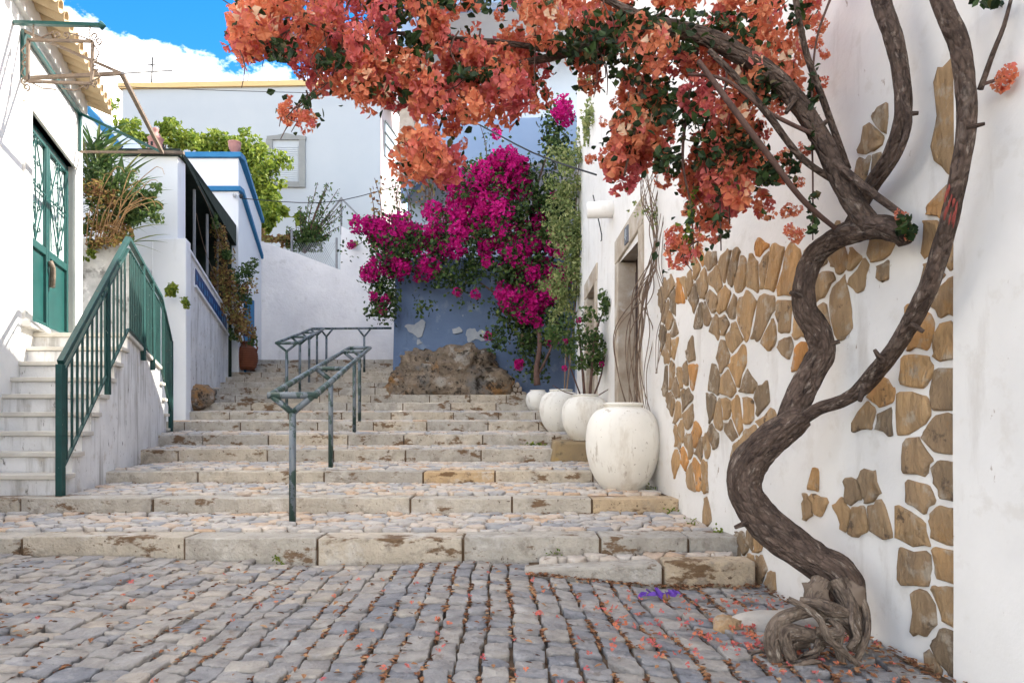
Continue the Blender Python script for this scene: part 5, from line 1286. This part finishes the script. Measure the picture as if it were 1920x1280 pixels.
# one trailing green spray
cc = [tuple(P(1292 + 6 * math.sin(t * 5) + random.gauss(0, 7), 350 + 120 * t, 3.5)) for t in np.linspace(0, 1, 30)]
stuff(leaf_obj('leaf_spray', cc, .04, MT['leaf_lime'], tr, wide=.8))

# ================================================================== MAGENTA BOUGAINVILLEA
mt_ = thing('bougainvillea_tree', 'magenta bougainvillea cascading over the blue terrace wall', 'tree', p4 + Vector((0, 0, .35)))
limb('trunk', [(1007, 722, 13.2, 15), (1006, 690, 13.2, 11), (1012, 640, 13.25, 9), (1004, 570, 13.5, 9), (1010, 480, 13.9, 12), (1000, 380, 14.2, 6), (1040, 250, 14.4, 4)], .08, 12, .1, 'twig', mt_)
for b_ in ([(1010, 700, 13.2, 9), (1030, 660, 13.2, 8), (1045, 620, 13.3, 5)], [(1004, 560, 13.5, 9), (950, 560, 13.9, 8), (900, 530, 14.3, 6)], [(1008, 480, 13.9, 8), (930, 420, 14.3, 7), (820, 420, 14.7, 5), (700, 440, 15, 3)], [(1004, 420, 14.1, 7), (950, 340, 14.4, 5), (900, 310, 14.6, 3)], [(700, 440, 15, 3), (670, 460, 15, 2), (650, 465, 15, 2)]):
    limb('branch', [(a_, c_, d_, w_ * .6) for a_, c_, d_, w_ in b_], .1, 8, .05, 'twig', mt_)
MV = [cluster_mesh('flower_cluster', n, rad, .075, MT['magenta'], rb) for n, rad, rb in ((60, (.24, .2, .22), .6), (40, (.19, .18, .18), .35), (70, (.26, .22, .24), .75), (26, (.14, .14, .14), .5))]
ML = [(690, 425, 24, 14, 5), (720, 440, 20, 20, 5), (745, 425, 30, 18, 7), (700, 500, 16, 18, 5), (730, 500, 26, 24, 6), (770, 440, 24, 24, 6), (795, 500, 16, 14, 3), (800, 460, 26, 20, 5), (815, 420, 20, 30, 5), (850, 390, 24, 30, 7), (870, 350, 34, 24, 8), (840, 470, 26, 24, 5), (880, 420, 30, 30, 8), (900, 380, 24, 24, 5), (930, 320, 30, 24, 8), (950, 300, 24, 16, 4), (985, 310, 20, 14, 3), (960, 350, 24, 24, 4), (930, 430, 26, 30, 7), (955, 470, 24, 24, 5), (940, 395, 20, 20, 3), (905, 460, 20, 20, 3), (1052, 515, 18, 16, 5), (962, 560, 22, 22, 8), (1005, 575, 24, 22, 9), (985, 500, 20, 22, 5), (1040, 450, 12, 16, 4), (1020, 400, 14, 20, 4), (1030, 545, 16, 16, 4), (1000, 520, 16, 16, 3), (925, 500, 16, 14, 2), (1000, 450, 16, 20, 3), (945, 250, 14, 12, 1), (1055, 205, 12, 18, 3), (1045, 375, 10, 20, 2), (1000, 610, 12, 10, 2), (730, 560, 10, 8, 1), (775, 520, 8, 8, 1), (700, 545, 10, 20, 2), (980, 685, 10, 8, 2), (912, 625, 8, 10, 1), (860, 545, 8, 8, 1), (890, 550, 8, 8, 1), (1030, 640, 14, 14, 2), (1010, 490, 12, 12, 1), (660, 460, 10, 5, 1), (720, 590, 8, 10, 1)]
cpos = []
for cx, cy, rx, ry, n in ML:
    for k in range(max(1, round(n * .85))):
        a = random.uniform(0, 6.283); s_ = math.sqrt(random.random())
        px, py = cx + rx * s_ * math.cos(a), cy + ry * s_ * math.sin(a)
        tt = sstep(1010, 720, px)
        pos = P(px, py, 13.6 + 1.2 * tt + random.uniform(-.35, .35)); cpos.append(pos)
        o = linked('flower_cluster', MV[random.randrange(4) if n > 2 else 3], mt_, pos, (random.uniform(-.6, .6), random.uniform(-.6, .6), random.uniform(0, 6.28)))
        s0 = random.uniform(.75, 1.1) * (1 if n > 2 else .7); o.scale = (s0, s0, s0)
cc = []
for p in cpos:
    for k in range(22): cc.append((p.x + cg(.2), p.y + .12 + cg(.2), p.z - .05 + cg(.2)))
ML2 = [(780, 470, 60, 40, 420), (870, 450, 60, 50, 560), (950, 440, 60, 60, 600), (840, 520, 70, 24, 360), (930, 520, 60, 30, 420), (1000, 440, 50, 80, 717), (1020, 340, 40, 60, 585), (1045, 260, 26, 50, 396), (1000, 540, 50, 40, 520), (960, 590, 40, 30, 300), (990, 640, 36, 24, 260), (1030, 600, 24, 50, 300), (720, 540, 26, 50, 320), (740, 470, 50, 40, 380), (715, 590, 16, 30, 110), (1050, 440, 26, 80, 460), (970, 380, 50, 50, 420), (900, 330, 50, 40, 260), (790, 570, 20, 14, 40), (940, 640, 24, 20, 100), (1020, 690, 20, 16, 90)]
for cx, cy, rx, ry, n in ML2:
    cen = [(cx + cg(.55) * rx, cy + cg(.55) * ry, random.uniform(-.35, .4)) for _ in range(max(3, n // 26))]
    for k in range(int(n * 1.5)):
        c_ = random.choice(cen); px = c_[0] + cg(11)
        cc.append(tuple(P(px, c_[1] + cg(11), 13.6 + 1.1 * sstep(1010, 720, px) + c_[2] + cg(.12))))
hf = len(cc) // 2; random.shuffle(cc)
stuff(leaf_obj('foliage', cc[:hf], .085, MT['leaf_dark'], mt_, wide=.75))
stuff(leaf_obj('foliage', cc[hf:], .085, MT['leaf_mid'], mt_, wide=.75))
for i in range(16):        # upright bare shoots with a few brown leaves
    px = random.choice((740, 760, 800, 850, 905, 780, 715, 830)) + random.uniform(-12, 12); py = 440 + random.uniform(-30, 0) - max(0, px - 780) * .8
    limb('shoot', [(px, py, 14.9, 2.2), (px + random.uniform(-8, 8), py - 40, 14.9, 2), (px + random.uniform(-14, 14), py - 80, 14.9, 1.4)], .15, 5, 0, 'twig', mt_)
    leaf_obj('shoot_leaves', [tuple(P(px + random.gauss(0, 7), py - random.uniform(10, 85), 14.9)) for _ in range(22)], .09, MT['leaf_mid' if i % 3 else 'leaf_dry'], mt_)

def bush(name, label, cat, loc, blobs, size, m, wide=.6, dj=.4, stems=(), group=None, extra=None):
    t = thing(name, label, cat, loc, group)
    cc = []
    for cx, cy, d, rx, ry, n in blobs:
        nb = max(2, n // 55)
        cen = [(cx + random.gauss(0, .55) * rx, cy + random.gauss(0, .55) * ry, d + random.gauss(0, dj * .6)) for _ in range(nb)]
        for k in range(n):
            c_ = random.choice(cen)
            cc.append(tuple(P(c_[0] + cg(.24) * rx, c_[1] + cg(.24) * ry, c_[2] + cg(dj * .4))))
    stuff(leaf_obj('foliage', cc, size, MT[m], t, wide=wide))
    for s_ in stems: limb('stem', [(a_, c_, d_, w_ * .7) for a_, c_, d_, w_ in s_], .1, 7, .05, 'twig' if size < .06 else 'dryvine', t)
    return t
bush('climbing_vine', 'pale yellow green vine climbing the far corner of the white wall', 'vine', P(1060, 740, 12.0), [(1078, 285, 11.9, 34, 40, 620), (1072, 350, 11.9, 40, 40, 1000), (1074, 420, 11.9, 40, 50, 1500), (1078, 490, 11.9, 36, 50, 1400), (1072, 545, 11.9, 40, 30, 700), (1120, 160, 10.6, 34, 34, 620), (1128, 210, 10.5, 34, 40, 560), (1105, 250, 10.9, 24, 40, 340), (1048, 560, 11.9, 24, 40, 420)], .07, 'leaf_pale', .55, .2,
     [[(1062, 735, 11.9, 6), (1075, 620, 12.1, 5), (1082, 500, 12.1, 5), (1080, 380, 12.1, 4), (1090, 260, 11.8, 3)], [(1058, 735, 11.9, 4), (1065, 620, 12.1, 4), (1090, 560, 12.1, 4), (1095, 420, 12.0, 3)]])
# potted shrub in front of the second jar
ps = bush('potted_shrub', 'airy bougainvillea shrub with bare stems growing out of the second jar', 'shrub', p2 + Vector((0, 0, .55)), [(1090, 640, 9.4, 60, 40, 620), (1120, 580, 9.4, 30, 40, 260), (1062, 645, 9.4, 40, 34, 420), (1130, 660, 9.4, 30, 40, 200), (1140, 560, 9.4, 16, 30, 120), (1100, 690, 9.4, 60, 30, 220)], .058, 'leaf_mid', .65, .22,
     [[(1096, 745, 9.35, 9), (1092, 690, 9.35, 8), (1086, 630, 9.4, 5), (1080, 590, 9.4, 3)], [(1106, 745, 9.35, 10), (1110, 690, 9.35, 8), (1118, 620, 9.4, 6), (1138, 570, 9.4, 4), (1150, 540, 9.4, 2)], [(1112, 745, 9.4, 6), (1128, 700, 9.4, 5), (1135, 640, 9.4, 3)], [(1090, 745, 9.4, 5), (1070, 690, 9.4, 4), (1058, 650, 9.4, 3)], [(1100, 745, 9.4, 4), (1060, 735, 9.3, 3), (1036, 722, 9.3, 2)], [(1110, 745, 9.3, 4), (1140, 730, 9.3, 3), (1150, 700, 9.3, 2)]])
for px, py in ((1128, 682), (1060, 640), (1058, 690), (1085, 600)): o = linked('flower_cluster', MV[3], ps, P(px, py, 9.35)); o.scale = (.25, .25, .25)
# dry woody vine by the door
dv = thing('dry_vine', 'bare woody vine tangled beside the stone door frame', 'vine', P(1195, 755, 7.0))
for i in range(19):
    x0 = 1166 + i * 3.2 + random.uniform(-4, 4)
    bow = random.uniform(-26, 22)
    pts = [(x0 + 10, 775, 6.95, 2.2), (x0 + bow * .5, 700, 6.93, 2.6), (x0 + 6 + bow, 620, 6.88, 2.8), (1206 + random.uniform(-20, 22), 550, 6.83, 3), (1228 + random.uniform(-11, 11), 485, 6.78, 3.2), (1229 + random.uniform(-12, 10), 430, 6.76, 3), (1222 + random.uniform(-22, 22), 375, 6.74, 2.4), (1224 + random.uniform(-32, 32), 310, 6.7, 1.8)]
    if i > 14: pts = [(1214 + i, 700, 6.4, 1.6), (1236 + random.uniform(-14, 10), 630, 6.4, 2), (1250 + random.uniform(-10, 2), 560, 6.45, 2.2), (1234 + random.uniform(-6, 8), 490, 6.55, 2.2), (1244 + random.uniform(-8, 8), 400, 6.55, 1.8)]
    limb('stem', [(a_, c_, d_, w_ * .72) for a_, c_, d_, w_ in pts], .05, 7, .1, 'dryvine', dv, i)
q = MB(); 
stuff(leaf_obj('foliage', [tuple(P(1215 + random.gauss(0, 20), 398 + random.gauss(0, 14), 6.75)) for _ in range(70)], .045, MT['leaf_pale'], dv))

# ================================================================== LEFT PLANTS
# spiky yucca on the garden wall
yc = thing('yucca_plant', 'spiky green yucca spilling over the mouldering garden wall', 'plant', P(215, 440, 11.6))
def blade(c, dirv, ln, wd, m, parent, name='leaf_blade'):
    q = MB(); dirv = dirv.normalized(); side = dirv.cross(Vector((0, 0, 1))).normalized() if abs(dirv.z) < .98 else Vector((1, 0, 0))
    up = side.cross(dirv); vs = []; n = 5
    for k in range(n + 1):
        t = k / n; w_ = wd * (1 - t ** 2) * (.6 + .8 * min(t * 3, 1)) / 1.4 + .001
        p = c + dirv * ln * t - Vector((0, 0, 1)) * ln * .22 * t * t
        vs += [p - side * w_ / 2, p + up * w_ * .18 * -1, p + side * w_ / 2]
    fs = []
    for k in range(n):
        for j in (0, 1): fs.append((k * 3 + j, k * 3 + j + 1, (k + 1) * 3 + j + 1, (k + 1) * 3 + j))
    q.add(vs, fs, random.random()); obj(name, q, MT[m], parent)
for cx, cy, n in ((172, 330, 70), (195, 370, 70), (215, 400, 60), (240, 430, 50), (180, 290, 46), (222, 350, 40)):
    c = P(cx, cy, 11.7)
    for k in range(n):
        a = random.uniform(-.4, 3.6) ; e = random.uniform(-.25, 1.2)
        dv_ = Vector((math.cos(a * .9) * math.cos(e) + .25, -abs(math.sin(a)) * math.cos(e) * .6, math.sin(e)))
        blade(c + Vector((random.gauss(0, .12), random.gauss(0, .1), random.gauss(0, .12))), dv_, random.uniform(.5, .95), .06, 'leaf_yucca', yc)
bush('dry_shrub', 'straw brown and yellow shrub tangled through the yucca', 'shrub', P(190, 450, 11.5), [(190, 405, 11.2, 40, 46, 700), (175, 360, 11.2, 24, 40, 260), (215, 435, 11.2, 40, 24, 380), (180, 445, 11.2, 26, 16, 240)], .07, 'leaf_dry', .5, .2, [[(170 + 8 * k, 455, 11.4, 2.5), (180 + 9 * k, 400 - 6 * k, 11.3, 2), (215 + 10 * k, 330 + 12 * k, 11.2, 1.4)] for k in range(8)])
ss = thing('dead_branches', 'bare straw coloured branches arching out of the dry shrub', 'branches', P(190, 450, 11.2))
for k in range(18):
    x0 = 160 + random.uniform(0, 60); x1 = x0 + random.uniform(10, 95); y1 = random.uniform(300, 440)
    limb('stem', [(x0, 455, 11.15, 2.4), (x0 + (x1 - x0) * .4, (455 + y1) / 2 - 18, 11.0, 2.2), (x1, y1, 11.0, 1.6), (x1 + 14, y1 + random.uniform(0, 16), 11.0, 1.0)], .06, 5, 0, 'straw', ss)
bush('leafy_bush', 'green bush with small leaves at the right of the yucca', 'bush', P(270, 400, 11.6), [(275, 378, 11.4, 30, 24, 620), (205, 360, 11.25, 44, 50, 620), (250, 395, 11.4, 34, 26, 420), (296, 395, 11.4, 16, 18, 160), (235, 440, 11.3, 34, 20, 260), (165, 440, 11.2, 14, 24, 160)], .075, 'leaf_mid', .6, .2)
bush('trailing_plant', 'small trailing plant with lime leaves below the landing railing', 'plant', P(330, 560, 11.9), [(330, 550, 11.9, 24, 18, 150), (345, 570, 11.9, 16, 18, 90), (318, 535, 11.9, 16, 12, 60)], .07, 'leaf_lime', .6, .15)
for k, (px, py) in enumerate(((165, 465), (178, 475), (160, 485))):
    bush('wall_weed', ['yellow green weed at the top of the mouldering wall', 'larger weed hanging on the mouldering wall face', 'lowest weed near the house corner on the mouldering wall'][k], 'weed', P(px, py, 11.15), [(px, py, 11.12, 9, 8, 60)], .06, 'leaf_lime', .7, .05)
bush('creeper', 'brown and green creeper hanging from the netted veranda', 'creeper', P(430, 600, 16.2), [(415, 440, 15.6, 24, 40, 380), (425, 510, 15.8, 36, 40, 700), (440, 580, 16.0, 36, 40, 800), (455, 610, 16.1, 20, 30, 340)], .085, 'leaf_dry', .5, .25, [[(462, 650, 17, 3), (445, 590, 16.5, 3), (425, 500, 16, 3), (395, 400, 14.5, 2), (372, 350, 13.5, 2)], [(455, 650, 17, 2), (420, 560, 16, 2), (385, 470, 14.2, 2), (368, 400, 13.4, 1.5)]])
bush('creeper', 'fresh green creeper at the right edge of the brown one', 'creeper', P(465, 600, 16.3), [(455, 520, 16.2, 24, 40, 420), (468, 570, 16.4, 18, 40, 330), (410, 410, 15.2, 14, 20, 90), (430, 480, 15.6, 20, 20, 160), (455, 620, 16.4, 24, 30, 160)], .085, 'leaf_mid', .55, .25)
# bright hedge behind the roofs
HB = [('leftmost bright tree peeping over the low roof', [(225, 245, 22, 26, 34, 700), (255, 262, 22, 26, 20, 500), (205, 215, 22, 10, 26, 80)]), ('bright rounded tree behind the chimney pot', [(310, 252, 22.5, 30, 22, 900), (345, 262, 22.5, 30, 20, 800)]), ('bright green tree behind the pink parapet pot', [(400, 268, 23, 36, 24, 1000), (440, 285, 23, 30, 26, 900)]), ('rounded lime tree hanging down beside the narrow white block', [(480, 300, 22.5, 34, 34, 1200), (500, 345, 22.3, 30, 34, 1300), (505, 390, 22, 22, 30, 900), (470, 280, 22.5, 30, 24, 600)])]
for lab, bl in HB:
    bush('garden_tree', lab, 'tree', P(bl[0][0], bl[0][1] + 150, bl[0][2]), bl, .15, 'leaf_lime', .6, .5, [[(bl[0][0], bl[0][1] + 150, bl[0][2], 8), (bl[0][0], bl[0][1], bl[0][2], 4)]], 'bright garden trees behind the roofs')
bush('banana_plant', 'broad bright leaves glowing behind the white wall', 'plant', P(515, 440, 21.2), [(500, 425, 21.3, 20, 16, 90), (590, 430, 21.4, 12, 10, 40), (545, 410, 21.4, 14, 14, 40)], .4, 'leaf_lime', .7, .2)
bush('dry_bush', 'brown green bush on the white wall under the feathery shrub', 'bush', P(520, 460, 20.9), [(520, 450, 20.9, 36, 12, 420), (500, 440, 20.9, 20, 12, 160)], .13, 'leaf_dry', .5, .2)
fs_ = thing('feathery_shrub', 'dark feathery shrub with long arching sprays on the white wall', 'shrub', P(570, 470, 20.9))
cc = []
for x1, y1 in ((622, 342), (604, 342), (640, 380), (610, 385), (585, 400), (560, 395), (600, 420), (630, 425), (540, 420), (575, 370)):
    for k in range(3):
        xe, ye = x1 + random.uniform(-12, 12), y1 + random.uniform(-6, 26)
        limb('stem', [(572, 475, 20.9, 3), ((572 + xe) / 2 - 4, (470 + ye) / 2, 20.9, 2.2), (xe, ye, 20.85, 1.2)], .2, 5, 0, 'twig', fs_)
        for t in np.linspace(.25, 1, 34): cc.append(tuple(P(572 + (xe - 572) * t + random.gauss(0, 3), 475 + (ye - 475) * t + random.gauss(0, 3) , 20.85 + random.gauss(0, .1))))
for k in range(520): cc.append(tuple(P(570 + cg(24), 452 + cg(14), 20.9 + cg(.15))))
stuff(leaf_obj('foliage', cc, .12, MT['leaf_mid'], fs_, wide=.4))
bush('wall_plant', 'tuft of pale leaves growing from the white wall beside the magenta sprays', 'plant', P(690, 470, 20.3), [(690, 458, 20.3, 14, 12, 160), (668, 420, 20.4, 10, 8, 60)], .13, 'leaf_pale', .5, .1)

# ================================================================== SMALL THINGS ON THE GROUND
q = MB(); q.add(*blob((1.42, 3.60, -.135), (.27, .085, .085), 6.6, 40, 20, .12))
kl = tag(obj('kerb_lump', q, MT['lump'], None, True), 'low whitewashed rounded kerb stone beside the tree roots', 'stone')
q = MB(); q.add(*blob((1.13, 3.58, -.14), (.08, .075, .065), 4.4, 20, 12, .25)); obj('bare_tip', q, MT['wallstone'], kl, True)
pf = thing('violet_flower', 'crumpled violet flower lying below the low step', 'flower', (.86, 4.12, -.1))
for k in range(11):
    c = Vector((.78 + .022 * k + random.uniform(-.012, .012), 4.12 + random.uniform(-.035, .035), ground_z(.85, 4.1) + .02 + random.uniform(0, .03)))
    v, f, r_ = leaves(np.array([tuple(c)]), .075, np.array([[random.uniform(-.8, .8), -.5, .8]]), .6, .55); mesh_obj('petal', v, f, MT['purple'], pf, False, r_)
q = MB(); q.add(*blob((.93, 4.11, ground_z(.93, 4.1) + .02), (.022, .02, .02), 5.5, 10, 7, .3)); obj('flower_head', q, MT['straw'], pf, True)
# drifts of fallen bracts
c = []
for k in range(330):
    if k < 270: x, y = random.gauss(1.15, .42), random.gauss(3.45, .42)
    else: x, y = random.uniform(-2.4, 1.6), random.uniform(2.5, 4.4)
    if k < 45: x, y = 1.28 + random.gauss(0, .12), 3.18 + random.gauss(0, .07)
    if x > XR(y) - .06 or y < 2.3: continue
    c.append((x, y, ground_z(x, y) + .022))
v, f, r_ = flowers(np.array(c), .017, np.tile([[0, 0, 1.]], (len(c), 1)), .9)
stuff(tag(mesh_obj('fallen_petals', v, f, MT['orange'], None, False, r_ * .6 + .1), 'salmon flower bracts scattered on the cobbles under the tree', 'petals'))
# leaf crumbs in the joints
c = []
for b_ in xb:
    for k in range(190):
        y = random.uniform(2.2, 4.7); dens = .2 + .8 * sstep(-2.2, .4, b_)
        clump = mnoise.noise(Vector((b_ * 3, y * 2.6, 4)))
        if random.random() > dens or clump < -.02: continue
        x = warp(b_, y) + random.gauss(0, .007)
        if x > XR(y) - .03: continue
        c.append((x, y, ground_z(x, y) + .002 + random.uniform(0, .010)))
for k in range(700):
    u = random.random()
    if u < .45: x, y = random.uniform(.1, 1.6), 4.42 + random.gauss(0, .03)
    elif u < .8: y = random.uniform(2.7, 4.4); x = XR(y) - abs(random.gauss(.05, .08)) - .02
    else: x, y = 1.45 + random.gauss(0, .2), 3.1 + random.gauss(0, .12)
    if x > XR(y) - .02: continue
    c.append((x, y, ground_z(x, y) + .012 + random.uniform(0, .012)))
for k in range(420):
    x, y = random.uniform(-2.6, 1.5), random.uniform(2.4, 4.7)
    if x > XR(y) - .02: continue
    c.append((x, y, ground_z(x, y) + .018))
n1 = len(c)
for i in range(0, 5):
    d, z, _ = S[i]; dn_, zn_ = S[i + 1][0], S[i + 1][2]
    for k in range(260):
        x = random.uniform(max(xl(d + .5) + .1, -.78 * dn_), XR(d + .5) - .05); y = random.choice((random.uniform(d + .3, dn_ - .02), dn_ - abs(random.gauss(0, .04)) - .01))
        if y > 6.3 and x < SW(y) + .05: continue
        c.append((x, y, z + (zn_ - z) * (y - d) / (dn_ - d) + .010))
v, f, r_ = leaves(np.array(c), .034, np.tile([[0, 0, 1.]], (len(c), 1)), .35, .55)
stuff(tag(mesh_obj('fallen_leaves', v, f, MT['litter'], None, False, r_), 'crumbled brown leaves lying in the joints and on the steps', 'leaves'))
# weeds at the foot of steps and wall
WD = [(.30, 4.76, .0, 'tiny weed at the foot of the bottom kerb, middle of the steps'), (1.38, 5.98, .14, 'weed at the foot of the second kerb near the stone wall'), (1.40, 5.35, .14, 'weed tuft against the stone wall on the first tread'), (1.50, 5.0, .13, 'lowest weed tuft in the corner of first tread and wall'), (.35, 10.35, .58, 'flat green weed patch on the tread before the mossy block'), (1.36, 6.75, .27, 'weed behind the largest white jar'), (-1.62, 4.77, -.04, 'tiny weed at the bottom kerb left of the near handrail post')]
for x, y, z, lab in WD:
    n = 46 if 'patch' in lab else 22
    cc = [(x + random.gauss(0, .12 if n > 30 else .028), y - abs(random.gauss(0, .02)), z + abs(random.gauss(.02, .02))) for _ in range(n)]
    tag(leaf_obj('weed', cc, .026 if n < 30 else .05, MT['leaf_lime'], None, None, 1, .6), lab, 'weed', 'weeds in the joints of the steps')
